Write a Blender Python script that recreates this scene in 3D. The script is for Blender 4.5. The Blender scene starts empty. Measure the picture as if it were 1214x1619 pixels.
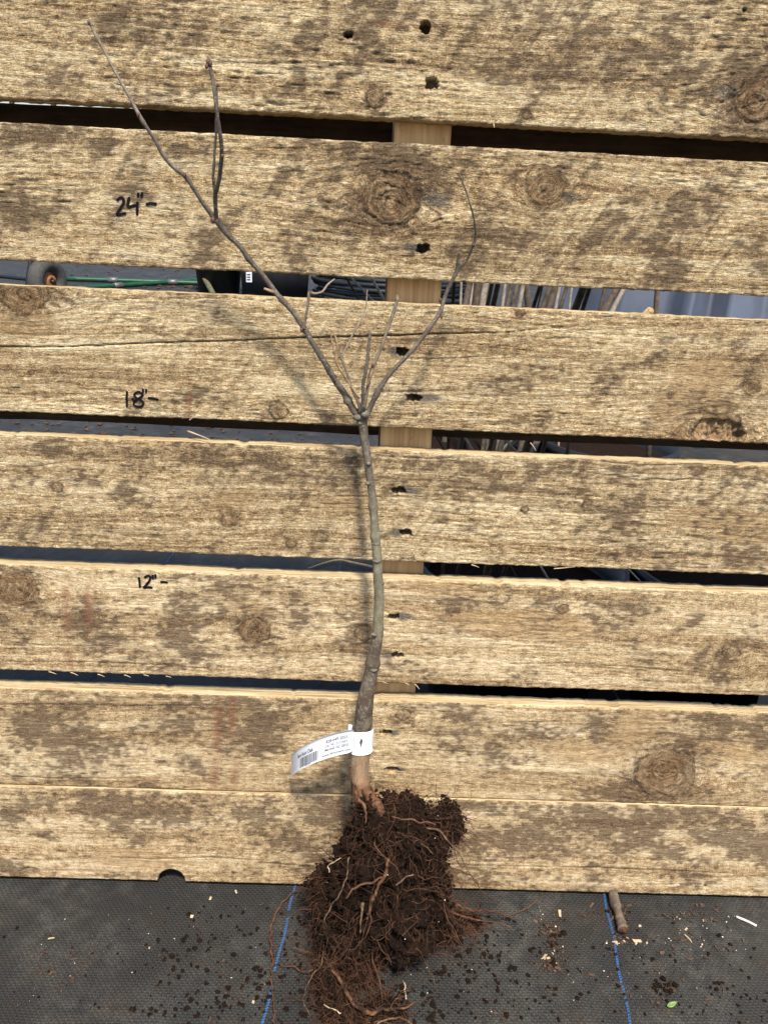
import bpy, bmesh, math, random
import numpy as np
from mathutils import Matrix, Vector

random.seed(7); rng = np.random.default_rng(7)
scene = bpy.context.scene
COL = scene.collection

# ------------------------------------------------------------------ camera
PW, PH, FPX = 1214.0, 1619.0, 1344.78
CAM = np.array([0.0, -0.63784, 0.63134])
PITCH, YAW, ROLL = 0.363921, 0.031997, 0.050947
LEAN = 0.065828                       # the pallet leans back by 3.8 degrees
_cp, _sp, _cy, _sy = math.cos(PITCH), math.sin(PITCH), math.cos(YAW), math.sin(YAW)
FWD = np.array([_sy*_cp, _cy*_cp, -_sp]); _r0 = np.array([_cy, -_sy, 0.0]); _u0 = np.cross(_r0, FWD)
RGT = _r0*math.cos(ROLL) + _u0*math.sin(ROLL); UPV = -_r0*math.sin(ROLL) + _u0*math.cos(ROLL)
cd = bpy.data.cameras.new('camera'); cam = bpy.data.objects.new('camera', cd); COL.objects.link(cam)
cd.sensor_fit = 'VERTICAL'; cd.sensor_height = 36.0; cd.lens = FPX/PH*36.0
cd.clip_start = 0.02; cd.clip_end = 500
cam.matrix_world = Matrix(((RGT[0], UPV[0], -FWD[0], CAM[0]), (RGT[1], UPV[1], -FWD[1], CAM[1]),
                           (RGT[2], UPV[2], -FWD[2], CAM[2]), (0, 0, 0, 1)))
scene.camera = cam

# ------------------------------------------------------------------ light
SUN_DIR = Vector((0.10, -0.52, 0.86)).normalized()          # towards the sun
world = bpy.data.worlds.new('World'); scene.world = world; world.use_nodes = True
wn = world.node_tree; bg = wn.nodes['Background']
sky = wn.nodes.new('ShaderNodeTexSky'); sky.sky_type = 'NISHITA'; sky.sun_disc = False
sky.sun_elevation = math.asin(SUN_DIR.z); sky.sun_rotation = math.atan2(SUN_DIR.x, SUN_DIR.y)
sky.dust_density = 2.0
wn.links.new(sky.outputs[0], bg.inputs[0]); bg.inputs[1].default_value = 0.15
sl = bpy.data.lights.new('sun', 'SUN'); sl.energy = 4.6; sl.angle = math.radians(7.0); sl.color = (1.0, 0.93, 0.82)
so = bpy.data.objects.new('sun', sl); COL.objects.link(so); so.location = (0.5, -2, 4)
so.rotation_euler = SUN_DIR.to_track_quat('Z', 'Y').to_euler()
scene.view_settings.view_transform = 'Standard'; scene.view_settings.look = 'None'
scene.view_settings.gamma = 1.0; scene.view_settings.exposure = 0.50

# ------------------------------------------------------------------ helpers
def ray(px, py): return FWD + RGT*((px-PW/2)/FPX) + UPV*((PH/2-py)/FPX)
WN = np.array([0, math.cos(LEAN), -math.sin(LEAN)])
def wall(px, py, off=0.0):
    """point at a distance off in front of the pallet's face, and metres per pixel there"""
    v = ray(px, py); s = (-off - WN@CAM)/(WN@v); return CAM + s*v, s/FPX
def at_y(px, py, y):
    v = ray(px, py); s = (y-CAM[1])/v[1]; return CAM + s*v, s/FPX
def gnd(px, py, z=0.0):
    v = ray(px, py); s = (z-CAM[2])/v[2]; return CAM + s*v, s/FPX
def wl(px, py):                        # x, v on the pallet's face
    P, m = wall(px, py); return P[0], P[1]*math.sin(LEAN)+P[2]*math.cos(LEAN), m

def _h(ix, iy, iz, seed):
    with np.errstate(over='ignore'):
        n = (ix.astype(np.int64).astype(np.uint32)*np.uint32(374761393) + iy.astype(np.int64).astype(np.uint32)*np.uint32(668265263)
             + iz.astype(np.int64).astype(np.uint32)*np.uint32(2147483647) + np.uint32(seed*1274126177 & 0xffffffff))
        n = (n ^ (n >> np.uint32(13)))*np.uint32(1274126177); n = (n ^ (n >> np.uint32(16)))*np.uint32(2246822519)
        n = n ^ (n >> np.uint32(13))
    return n.astype(np.float64)/4294967295.0
def noise2(x, y, seed=0):
    x = np.asarray(x, float); y = np.asarray(y, float)
    ix, iy = np.floor(x), np.floor(y); fx, fy = x-ix, y-iy; z = np.zeros_like(ix)
    u = fx*fx*(3-2*fx); v = fy*fy*(3-2*fy)
    a = _h(ix, iy, z, seed); b = _h(ix+1, iy, z, seed); c = _h(ix, iy+1, z, seed); d = _h(ix+1, iy+1, z, seed)
    return (a*(1-u)+b*u)*(1-v) + (c*(1-u)+d*u)*v
def fbm(x, y, seed=0, o=4):
    s = 0; a = 0.5; t = 0
    for k in range(o): s = s + a*noise2(x*2**k+k*17.3, y*2**k+k*9.1, seed+k); t += a; a *= .5
    return s/t
def noise3(p, seed=0):
    i = np.floor(p); f = p-i; w = f*f*(3-2*f); s = 0
    for dx in (0, 1):
        for dy in (0, 1):
            for dz in (0, 1):
                s = s + _h(i[:, 0]+dx, i[:, 1]+dy, i[:, 2]+dz, seed)*(w[:, 0] if dx else 1-w[:, 0])*(w[:, 1] if dy else 1-w[:, 1])*(w[:, 2] if dz else 1-w[:, 2])
    return s
def fbm3(p, seed=0, o=4):
    s = 0; a = .5; t = 0
    for k in range(o): s = s + a*noise3(p*2**k+k*11.7, seed+k); t += a; a *= .5
    return s/t
def sstep(a, b, x):
    t = np.clip((x-a)/(b-a), 0, 1); return t*t*(3-2*t)

def mesh_obj(name, V, F, m=None, parent=None, smooth=True):
    me = bpy.data.meshes.new(name)
    V = np.asarray(V, float)
    if isinstance(F, np.ndarray):
        n, k = F.shape
        me.vertices.add(len(V)); me.vertices.foreach_set('co', V.ravel())
        me.loops.add(n*k); me.loops.foreach_set('vertex_index', F.ravel().astype(np.int32))
        me.polygons.add(n); me.polygons.foreach_set('loop_start', (np.arange(n)*k).astype(np.int32))
        me.update(calc_edges=True); me.validate()
    else:
        me.from_pydata(V.tolist(), [], F)
    me.polygons.foreach_set('use_smooth', [smooth]*len(me.polygons)); me.update()
    o = bpy.data.objects.new(name, me); COL.objects.link(o)
    if m: me.materials.append(m)
    if parent: o.parent = parent
    return o
def empty(name, loc=(0, 0, 0)):
    o = bpy.data.objects.new(name, None); o.empty_display_size = 0.05; COL.objects.link(o); o.location = loc; return o
def tag(o, label=None, cat=None, group=None, kind=None):
    if label: o['label'] = label
    if cat: o['category'] = cat
    if group: o['group'] = group
    if kind: o['kind'] = kind
    return o
def attr(o, name, data, typ='FLOAT_COLOR'):
    a = o.data.attributes.new(name, typ, 'POINT')
    a.data.foreach_set({'FLOAT_COLOR': 'color', 'FLOAT_VECTOR': 'vector', 'FLOAT': 'value'}[typ], np.asarray(data, np.float32).ravel())

def smooth_path(P, R, n=6):
    P = np.asarray(P, float); R = np.asarray(R, float)
    if len(P) < 3: 
        t = np.linspace(0, 1, n+1)[:, None]; return P[0]*(1-t)+P[-1]*t, R[0]*(1-t[:, 0])+R[-1]*t[:, 0]
    Q = np.vstack([2*P[0]-P[1], P, 2*P[-1]-P[-2]]); O, OR = [], []
    for i in range(len(P)-1):
        p0, p1, p2, p3 = Q[i:i+4]
        for k in range(n):
            t = k/n
            O.append(.5*((2*p1)+(-p0+p2)*t+(2*p0-5*p1+4*p2-p3)*t*t+(-p0+3*p1-3*p2+p3)*t**3)); OR.append(R[i]*(1-t)+R[i+1]*t)
    O.append(P[-1]); OR.append(R[-1]); return np.array(O), np.array(OR)
def tube(P, R, k=8, bump=0.0, seed=0, cap=True):
    """verts, faces, along (0..1) of a tube"""
    P = np.asarray(P, float); R = np.asarray(R, float); n = len(P)
    T = np.gradient(P, axis=0); T /= np.linalg.norm(T, axis=1)[:, None]+1e-12
    a = np.array([0, 0, 1.0]) if abs(T[0][2]) < .9 else np.array([1.0, 0, 0])
    N = np.cross(T[0], a); N /= np.linalg.norm(N); V = []; 
    ang = np.arange(k)*2*math.pi/k
    for i in range(n):
        N = N - T[i]*(N@T[i]); N /= np.linalg.norm(N)+1e-12; B = np.cross(T[i], N)
        rr = R[i]*np.ones(k)
        V.append(P[i] + (np.cos(ang)[:, None]*N + np.sin(ang)[:, None]*B)*rr[:, None])
    V = np.array(V); 
    if bump:
        C = P[:, None, :]; q = V.reshape(-1, 3)
        rad = float(np.mean(R)); d = (fbm3(q/(rad*2.2)+seed*3.1, seed, 3)-.5)*2*bump
        V = C + (V-C)*(1+d.reshape(n, k, 1))
    V = V.reshape(-1, 3); F = []
    for i in range(n-1):
        for j in range(k):
            F.append((i*k+j, i*k+(j+1) % k, (i+1)*k+(j+1) % k, (i+1)*k+j))
    al = np.repeat(np.linspace(0, 1, n), k)
    if cap:
        F.append(tuple(range(k-1, -1, -1))); F.append(tuple((n-1)*k+j for j in range(k)))
    return V, F, al
def join(parts):
    V, F, n = [], [], 0
    for v, f in parts:
        V.append(v); F += [tuple(i+n for i in q) for q in f]; n += len(v)
    return np.vstack(V), F
def box(x0, x1, y0, y1, z0, z1):
    V = np.array([(x, y, z) for x in (x0, x1) for y in (y0, y1) for z in (z0, z1)], float)
    return V, [(0, 1, 3, 2), (4, 6, 7, 5), (0, 4, 5, 1), (2, 3, 7, 6), (0, 2, 6, 4), (1, 5, 7, 3)]
def lathe(prof, k=24, closed=True):
    V = [(r*math.cos(2*math.pi*j/k), r*math.sin(2*math.pi*j/k), z) for r, z in prof for j in range(k)]
    n = len(prof); F = []
    for i in range(n if closed else n-1):
        for j in range(k): F.append((i*k+j, i*k+(j+1) % k, ((i+1) % n)*k+(j+1) % k, ((i+1) % n)*k+j))
    return np.array(V, float), F

# ------------------------------------------------------------------ materials
class NT:
    def __init__(s, name):
        s.m = bpy.data.materials.new(name); s.m.use_nodes = True; s.t = s.m.node_tree; s.b = s.t.nodes['Principled BSDF']
    def n(s, typ, **kw):
        x = s.t.nodes.new('ShaderNode'+typ)
        for k, v in kw.items():
            if k.startswith('i_'):
                key = k[2:]; key = int(key) if key.isdigit() else key.replace('_', ' ')
                s.put(v, x.inputs[key])
            else: setattr(x, k, v)
        return x
    def put(s, v, sock):
        if isinstance(v, bpy.types.NodeSocket): s.t.links.new(v, sock)
        else:
            if isinstance(v, tuple) and len(v) == 3 and sock.type == 'RGBA': v = (*v, 1)
            sock.default_value = v
    def math(s, op, a, b=0.0, clamp=False):
        x = s.n('Math', operation=op, use_clamp=clamp); s.put(a, x.inputs[0]); s.put(b, x.inputs[1]); return x.outputs[0]
    def mix(s, f, a, b, mode='MIX'):
        x = s.n('Mix', data_type='RGBA', blend_type=mode); s.put(f, x.inputs[0]); s.put(a, x.inputs[6]); s.put(b, x.inputs[7]); return x.outputs[2]
    def ramp(s, f, stops, interp='LINEAR'):
        x = s.n('ValToRGB'); s.put(f, x.inputs[0]); e = x.color_ramp.elements; x.color_ramp.interpolation = interp
        while len(e) < len(stops): e.new(.5)
        for q, (p, c) in zip(e, stops): q.position = p; q.color = (*c, 1) if isinstance(c, tuple) else (c, c, c, 1)
        return x.outputs[0]
    def range(s, v, a, b, c=0.0, d=1.0):
        x = s.n('MapRange'); s.put(v, x.inputs[0]); 
        for i, q in enumerate((a, b, c, d)): s.put(q, x.inputs[i+1])
        return x.outputs[0]
    def noise(s, vec, scale=1.0, detail=3.0, rough=.55, dist=0.0):
        x = s.n('TexNoise'); s.put(vec, x.inputs['Vector']); x.inputs['Scale'].default_value = scale
        x.inputs['Detail'].default_value = detail; x.inputs['Roughness'].default_value = rough; x.inputs['Distortion'].default_value = dist
        return x.outputs[0]
    def scale(s, vec, sc):
        x = s.n('VectorMath', operation='MULTIPLY'); s.put(vec, x.inputs[0]); x.inputs[1].default_value = sc; return x.outputs[0]
    def bump(s, h, strength=.5, dist=.001, normal=None):
        x = s.n('Bump'); s.put(h, x.inputs['Height']); x.inputs['Strength'].default_value = strength; x.inputs['Distance'].default_value = dist
        if normal: s.put(normal, x.inputs['Normal'])
        return x.outputs[0]
    def out(s, color=None, rough=None, normal=None, spec=None):
        if color is not None: s.put(color, s.b.inputs['Base Color'])
        if rough is not None: s.put(rough, s.b.inputs['Roughness'])
        if normal is not None: s.put(normal, s.b.inputs['Normal'])
        if spec is not None: s.put(spec, s.b.inputs['Specular IOR Level'])
        return s.m
    def obj(s): return s.n('TexCoord').outputs['Object']

def mat_wood(name='weathered_pallet_wood'):
    s = NT(name)
    gc = s.n('Attribute', attribute_name='gc').outputs['Vector']
    am = s.n('Attribute', attribute_name='mask'); rg = am.outputs['Alpha']; obj = s.obj()
    m1 = s.n('SeparateColor'); s.put(am.outputs['Color'], m1.inputs[0])
    m2 = s.n('SeparateColor'); s.put(s.n('Attribute', attribute_name='mask2').outputs['Color'], m2.inputs[0])
    knot, stain, dark = m1.outputs; grey, rust, fresh = m2.outputs
    mul = lambda a, b: s.math('MULTIPLY', a, b)
    add = lambda *q: q[0] if len(q) == 1 else s.math('ADD', q[0], add(*q[1:]))
    c3 = lambda q, k: mul(s.math('SUBTRACT', q, .5), k)
    streak = s.noise(s.scale(gc, (20, 520, 1)), 1, 4, .6)
    band = s.noise(s.scale(gc, (4.0, 70, 1)), 1, 3, .5)
    mott = s.noise(s.scale(gc, (120, 240, 1)), 1, 5, .68)
    fib = s.noise(s.scale(gc, (95, 900, 1)), 1, 4, .64, .5)
    fib2 = s.noise(s.scale(gc, (300, 1900, 1)), 1, 3, .65, .3)
    iso = s.noise(obj, 170, 8, .74); big = s.noise(obj, 52, 9, .78); fine = s.noise(obj, 900, 4, .7)
    tone = add(mul(c3(streak, 1.1), s.range(rg, 0, 1, .45, 1)), c3(band, 1.1), c3(mott, .8), c3(iso, 1.4), c3(fine, 1.2), mul(c3(fib, 1.2), rg))
    col = s.ramp(add(tone, .5), [(.06, (.16, .095, .045)), (.30, (.40, .268, .130)), (.50, (.61, .446, .236)), (.76, (.87, .715, .450))])
    col = s.mix(s.range(rg, .2, 1, .7, 0), col, s.mix(1.0, col, (.88, .85, .86), 'MULTIPLY'))
    col = s.mix(mul(fresh, .65), col, s.mix(s.range(add(mul(streak, .5), mul(iso, .5)), .38, .62), (.34, .205, .092), (.58, .395, .20)))
    # short dark tears between the fibres
    tear = mul(s.range(add(mul(fib, .65), mul(fib2, .35)), .545, .61), s.range(rg, 0, 1, .15, 1))
    col = s.mix(mul(tear, .66), col, (.115, .070, .038))
    # mould and dirt that has worked into the rough grain
    sf = mul(stain, s.range(add(mul(iso, .4), mul(fine, .3), mul(fib, .3)), .42, .54, .62, 1.0))
    dk = s.ramp(add(mul(iso, .5), mul(fine, .3), mul(fib, .2)), [(.42, (.034, .020, .012)), (.50, (.098, .060, .034)), (.59, (.24, .155, .088))])
    col = s.mix(mul(sf, .93), col, dk)
    col = s.mix(mul(grey, .85), col, s.mix(streak, (.040, .038, .034), (.14, .127, .105)))
    rf = mul(rust, s.range(iso, .35, .58)); col = s.mix(mul(rf, .85), col, (.25, .085, .042))
    kc = s.ramp(add(mul(iso, .50), mul(streak, .30), mul(fine, .20)), [(.41, (.028, .014, .006)), (.50, (.125, .060, .022)), (.59, (.27, .145, .056))])
    col = s.mix(mul(knot, .86), col, kc)
    col = s.mix(mul(dark, .93), col, (.016, .010, .007))
    # bleached fibre tips
    col = s.mix(mul(s.range(add(mul(fib2, .5), mul(fine, .5)), .54, .60), .45), col, s.mix(.5, col, (.92, .82, .60)))
    h = add(mul(c3(streak, .6), rg), mul(c3(fib2, 1.1), s.range(rg, 0, 1, .3, 1)), c3(mott, .6), c3(fine, .6), mul(tear, -1.0))
    nr = s.bump(h, 1.0, .0024)
    return s.out(col, s.range(mott, .3, .7, .62, .85), nr, .25)

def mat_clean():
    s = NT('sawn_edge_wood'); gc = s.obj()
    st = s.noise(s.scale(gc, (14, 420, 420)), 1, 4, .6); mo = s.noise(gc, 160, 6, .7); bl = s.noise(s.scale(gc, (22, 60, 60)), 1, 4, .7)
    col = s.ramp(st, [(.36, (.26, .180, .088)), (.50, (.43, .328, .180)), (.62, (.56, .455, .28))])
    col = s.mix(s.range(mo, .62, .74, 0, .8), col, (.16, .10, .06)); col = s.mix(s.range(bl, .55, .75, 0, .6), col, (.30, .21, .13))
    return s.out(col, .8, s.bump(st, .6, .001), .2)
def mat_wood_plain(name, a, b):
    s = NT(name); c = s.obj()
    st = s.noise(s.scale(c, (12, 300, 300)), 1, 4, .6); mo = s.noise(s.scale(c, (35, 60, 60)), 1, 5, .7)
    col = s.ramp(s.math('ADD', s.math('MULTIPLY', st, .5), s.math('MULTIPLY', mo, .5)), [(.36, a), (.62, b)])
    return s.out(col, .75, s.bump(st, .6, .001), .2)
def mat_stringer():
    s = NT('stringer_wood'); c = s.obj()
    st = s.noise(s.scale(c, (170, 60, 9)), 1, 4, .6); mo = s.noise(s.scale(c, (90, 60, 90)), 1, 4, .7)
    col = s.ramp(st, [(.35, (.36, .215, .095)), (.65, (.58, .40, .20))])
    col = s.mix(s.range(mo, .60, .78), col, (.10, .06, .03))
    return s.out(col, .7, s.bump(st, .5, .001), .2)
def mat_simple(name, col, rough=.6, var=.25, sc=60, bump=.0, spec=.4, metal=0.0):
    s = NT(name); c = s.obj(); n = s.noise(c, sc, 4, .6)
    k = s.ramp(n, [(.3, tuple(x*(1-var) for x in col)), (.7, tuple(min(1, x*(1+var)) for x in col))])
    s.b.inputs['Metallic'].default_value = metal
    return s.out(k, rough, s.bump(n, bump, .002) if bump else None, spec)
def mat_fabric():
    s = NT('woven_ground_cover'); c = s.obj(); xyz = s.n('SeparateXYZ'); 
    wob = s.noise(c, 22, 2, .5)
    s.put(c, xyz.inputs[0]); x, y = xyz.outputs[0], xyz.outputs[1]
    u = s.math('ADD', s.math('DIVIDE', x, .0022), s.math('MULTIPLY', wob, 1.5)); v = s.math('ADD', s.math('DIVIDE', y, .0026), s.math('MULTIPLY', wob, 1.5))
    su = s.math('SINE', s.math('MULTIPLY', u, math.pi)); sv = s.math('SINE', s.math('MULTIPLY', v, math.pi))
    ch = s.math('MULTIPLY', su, sv); au = s.math('ABSOLUTE', su); av = s.math('ABSOLUTE', sv)
    gt = s.math('GREATER_THAN', ch, 0.0)
    h = s.math('ADD', s.math('MULTIPLY', gt, au), s.math('MULTIPLY', s.math('SUBTRACT', 1.0, gt), s.math('MULTIPLY', av, .7)))
    dust = s.noise(c, 9, 6, .68); dust2 = s.noise(c, 55, 5, .7); fine = s.noise(c, 900, 2, .6)
    df = s.math('MULTIPLY', s.range(dust, .44, .60), s.range(dust2, .38, .60))
    base = s.mix(s.range(h, .15, .9), (.0105, .0105, .0105), (.027, .0275, .0275))
    base = s.mix(s.math('MULTIPLY', s.math('MULTIPLY', df, .75), s.range(fine, .3, .7)), base, (.120, .116, .102))
    base = s.mix(s.range(s.noise(c, 420, 4, .7), .5, .72, 0, .45), base, (.012, .011, .010)); base = s.mix(s.range(s.noise(c, 3.5, 4, .6), .45, .7, 0, .35), base, (.052, .054, .050))
    base = s.mix(s.math('MULTIPLY', s.range(s.noise(c, 14, 6, .75), .50, .62, 0, .75), s.range(s.noise(c, 260, 4, .7), .42, .56)), base, (.030, .019, .012))
    return s.out(base, s.range(h, 0, 1, .75, .5), s.bump(s.math('ADD', h, s.math('MULTIPLY', s.noise(c, 500, 3, .6), .8)), .7, .0009), .3)
def mat_bark():
    s = NT('oak_bark'); c = s.obj()
    al = s.n('Attribute', attribute_name='bark').outputs['Fac']
    n = s.noise(s.scale(c, (260, 260, 60)), 1, 5, .65); n2 = s.noise(c, 120, 4, .7); sp = s.noise(c, 700, 3, .6)
    col = s.ramp(al, [(.0, (.13, .048, .022)), (.040, (.22, .105, .050)), (.065, (.33, .21, .12)), (.10, (.30, .195, .11)), (.125, (.085, .060, .040)), (.235, (.105, .078, .052)),
                      (.265, (.21, .19, .118)), (.40, (.19, .17, .112)), (.46, (.125, .102, .074)), (.70, (.105, .085, .064)), (.9, (.15, .118, .092)), (1.0, (.25, .20, .145))])
    col = s.mix(s.range(n, .35, .68, 0, .75), col, s.mix(.5, col, (.02, .014, .010)))
    col = s.mix(s.range(n2, .50, .62, 0, .60), col, s.mix(.5, col, (.33, .30, .24)))
    col = s.mix(s.range(s.noise(c, 45, 4, .7), .52, .64, 0, .5), col, s.mix(.6, col, (.05, .045, .032)))
    col = s.mix(s.range(s.noise(s.scale(c, (420, 420, 900)), 1, 2, .5), .62, .70, 0, .7), col, (.34, .29, .22))
    col = s.mix(s.range(sp, .60, .72, 0, .6), col, (.05, .035, .025))
    return s.out(col, .55, s.bump(n, 1.0, .002), .35)
def mat_root(name, col, soil=.6):
    s = NT(name); c = s.obj(); n = s.noise(c, 260, 5, .7); n2 = s.noise(c, 90, 4, .7)
    k = s.ramp(n, [(.3, tuple(x*.4 for x in col)), (.7, tuple(x*1.5 for x in col))])
    k = s.mix(s.range(n2, .44, .58, 0, soil), k, (.022, .013, .009))
    return s.out(k, .75, s.bump(n, .8, .002), .2)
def mat_soil():
    s = NT('potting_soil'); c = s.obj(); n = s.noise(c, 420, 5, .75); n2 = s.noise(c, 60, 4, .6)
    col = s.ramp(n, [(.30, (.004, .0024, .0017)), (.52, (.0145, .0082, .0052)), (.70, (.042, .025, .016))])
    col = s.mix(s.range(n2, .45, .7, 0, .5), col, (.030, .014, .008))
    return s.out(col, .95, s.bump(n, 1.0, .003), .1)

M = dict(
    wood=mat_wood(), cleanwood=mat_clean(), back=mat_wood_plain('shade_darkened_back_wood', (.045, .028, .017), (.12, .075, .042)), stringer=mat_stringer(),  # old grey-brown back wood, colour darkened so the shaded gaps go near black
    ink=mat_simple('black_marker_ink', (.007, .006, .009), .9, .3, 300, 0, .1), fabric=mat_fabric(), bark=mat_bark(), soil=mat_soil(),
    thread=mat_simple('blue_thread', (.020, .082, .22), .6, .35, 200), root=mat_root('brown_root', (.120, .056, .031), .45),
    root_pale=mat_root('pale_root', (.165, .105, .062), .7), root_orange=mat_root('peeled_orange_root', (.145, .070, .036), .95),
    dead=mat_simple('dead_tan_twig', (.30, .20, .115), .7, .5, 300, .4, .2), bud=mat_simple('bud_scale', (.10, .045, .030), .6, .4, 500),
    paper=mat_simple('white_tag_paper', (.70, .73, .78), .45, .02, 60, 0, .4), print=mat_simple('grey_tag_print', (.020, .020, .024), .6, .1, 100),
    perlite=mat_simple('white_perlite', (.62, .58, .50), .8, .1, 200), chip=mat_simple('bark_chip', (.070, .043, .029), .85, .6, 120, .5, .15),
    straw=mat_simple('pale_straw', (.46, .36, .225), .6, .3, 200), leaf=mat_simple('green_leaf', (.12, .21, .04), .5, .3, 150),
    tyre=mat_simple('grey_rubber', (.055, .052, .048), .8, .3, 60, .3), rim=mat_simple('orange_rim', (.27, .11, .035), .55, .55, 60, .2),
    blackmetal=mat_simple('black_steel', (.012, .013, .016), .45, .3, 60), greenpole=mat_simple('green_pole', (.010, .060, .028), .45, .3, 40),
    galv=mat_simple('galvanised_clamp', (.14, .14, .135), .5, .3, 120, .2, .5, .6), plastic=mat_simple('black_plastic', (.014, .016, .019), .42, .25, 20),
    moss=mat_simple('mossy_bark', (.10, .095, .05), .85, .5, 90, .6), stem=mat_simple('sapling_bark', (.115, .088, .066), .7, .55, 110, .5, .2),
    stempale=mat_simple('pale_sapling_bark', (.34, .285, .22), .65, .4, 130, .4, .2), sheet=mat_simple('pale_blue_plastic_sheet', (.105, .125, .17), .45, .2, 9, 0, .5),
    sawn=mat_simple('sawn_wood_end', (.42, .27, .12), .8, .4, 400, .4))

# ------------------------------------------------------------------ ground
def axis(pts):                         # (start, step) breakpoints
    o = []
    for (a, st), (b, _) in zip(pts[:-1], pts[1:]):
        k = max(1, int(round((b-a)/st))); o += list(np.linspace(a, b, k, endpoint=False))
    return np.array(o+[pts[-1][0]])
gx = axis([(-90, 15), (-15, 2.5), (-2.5, .25), (-.55, .008), (.65, .25), (3, 2.5), (15, 15), (90, 1)])
gy = axis([(-60, 15), (-15, 2.5), (-2.5, .25), (-.4, .008), (.30, .05), (2, .4), (8, 4), (40, 20), (120, 1)])
GX, GY = np.meshgrid(gx, gy)
def gz(x, y):
    w = sstep(1.2, .5, np.hypot(x, y))*(.25+.75*sstep(.0, -.05, y))
    z = (fbm(x*5+3, y*5, 31, 3)-.5)*.012 + (fbm(x*16+y*5, y*9, 37, 4)-.5)*.0075
    ridge = np.exp(-((x+.31+.25*(y+.1))/.012)**2)*.0016 + np.exp(-((x-.20-.5*(y+.12))/.010)**2)*.0016
    return (z+ridge)*w - .003
GZ = gz(GX, GY); ny, nx = GX.shape
idx = np.arange(nx*ny).reshape(ny, nx)
F = np.stack([idx[:-1, :-1], idx[:-1, 1:], idx[1:, 1:], idx[1:, :-1]], -1).reshape(-1, 4)
ground = mesh_obj('ground', np.stack([GX, GY, GZ], -1).reshape(-1, 3), F, M['fabric'])
tag(ground, 'dark grey woven weed barrier fabric with blue tracer threads', kind='structure')
def stitch_line(x0, x1, ya, yb):
    parts = []; y = ya
    while y < yb:
        if random.random() > .10 and not (noise2(np.array([y*60.]), np.array([x0*7]), 5)[0] > .80):
            x = x0 + (x1-x0)*(y-ya)/(yb-ya) + .0007*math.sin(y*90)
            for sx in (-.0006, .0006):
                w, l = .00055+.0002*random.random(), .0011+.0003*random.random(); yy = y + (0.0007 if sx > 0 else 0)
                z = float(gz(np.array([x+sx]), np.array([yy]))[0])+.0005
                V = np.array([(x+sx-w, yy-l, z), (x+sx+w, yy-l+.0006, z), (x+sx+w, yy+l, z), (x+sx-w, yy+l-.0006, z), (x+sx, yy, z+.0006)])
                parts.append((V, [(0, 1, 4), (1, 2, 4), (2, 3, 4), (3, 0, 4)]))
        y += .0026
    return join(parts)
for k in range(-3, 4):
    xa = -.058+.3048*k
    if abs(xa) > .75: continue
    sl_ = {0: ((465.7, 1402), (414, 1619)), 1: ((965.4, 1463), (996, 1618))}.get(k); x0_, x1_ = xa+.003, xa
    if sl_:
        a_, b_ = gnd(*sl_[0])[0], gnd(*sl_[1])[0]; g_ = (a_[0]-b_[0])/(a_[1]-b_[1]); x0_, x1_ = a_[0]+(-.36-a_[1])*g_, a_[0]+(.02-a_[1])*g_
    V, Fc = stitch_line(x0_, x1_, -.36, .02); mesh_obj('tracer_thread', V, Fc, M['thread'], ground, False)
    V, Fc = stitch_line(xa, xa+.045, .03, 1.1); mesh_obj('tracer_thread', V, Fc, M['thread'], ground, False)

# ------------------------------------------------------------------ pallet
T = 0.0181
pal = empty('wooden_pallet'); pal.rotation_euler = (-LEAN, 0, 0)
tag(pal, 'weathered wooden pallet of wide rough planks standing on its edge', 'pallet')
def W2L(P):                            # world -> pallet coordinates
    P = np.asarray(P, float); return np.stack([P[..., 0], P[..., 1]*math.cos(LEAN)-P[..., 2]*math.sin(LEAN), P[..., 1]*math.sin(LEAN)+P[..., 2]*math.cos(LEAN)], -1)

# v bottom, v top of each front plank
PL = [(.67989, .778), (.56764, .66388), (.45132, .54959), (.33627, .43203), (.22051, .31964), (.1037, .20268), (0.0, .1029)]
# knots: px, py, r px, plank, kind (1 flush, 2 broken out)
KN = [(592, 152, 13, 0, 1), (1197, 160, 34, 0, 1), (833, 182, 6, 0, 1), (620, 315, 41, 1, 1), (862, 299, 27, 1, 1), (36, 462, 34, 2, 1), (441, 650, 13, 2, 1),
      (1135, 682, 34, 2, 2), (1188, 612, 12, 2, 1), (822, 494, 7, 2, 1), (362, 822, 12, 3, 1), (92, 771, 8, 3, 1), (829, 805, 5, 3, 1), (928, 797, 7, 3, 1), (460, 860, 7, 3, 1),
      (28, 931, 30, 4, 1), (403, 998, 22, 4, 1), (371, 982, 7, 4, 1), (575, 1000, 14, 4, 1), (1155, 1033, 12, 4, 1), (637, 1130, 10, 5, 1), (1050, 1222, 44, 5, 1), (890, 963, 8, 4, 1)]
# nail holes: px, py, half w, half h, grey streak (px length, + right)
HO = [(672, 42, 9, 8, 0, 0), (682, 131, 10, 7, 0, 0), (668, 393, 10, 6, -34, 1), (638, 557, 11, 6, -26, 2), (655, 629, 12, 6, 46, 2), (630, 776, 10, 5, 34, 3), (640, 843, 11, 5, -28, 3),
      (622, 976, 9, 5, 30, 4), (628, 1037, 9, 5, -28, 4), (610, 1159, 11, 4, 22, 5), (620, 1217, 11, 4, 20, 5), (550, 55, 6, 4, 0, 0), (1176, 16, 3, 3, 0, 0), (1113, 1400, 2, 3, 0, 6), (664, 316, 0, 9, 52, 1), (886, 312, 0, 6, 30, 1), (1172, 150, 0, 9, -40, 0)]
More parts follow.
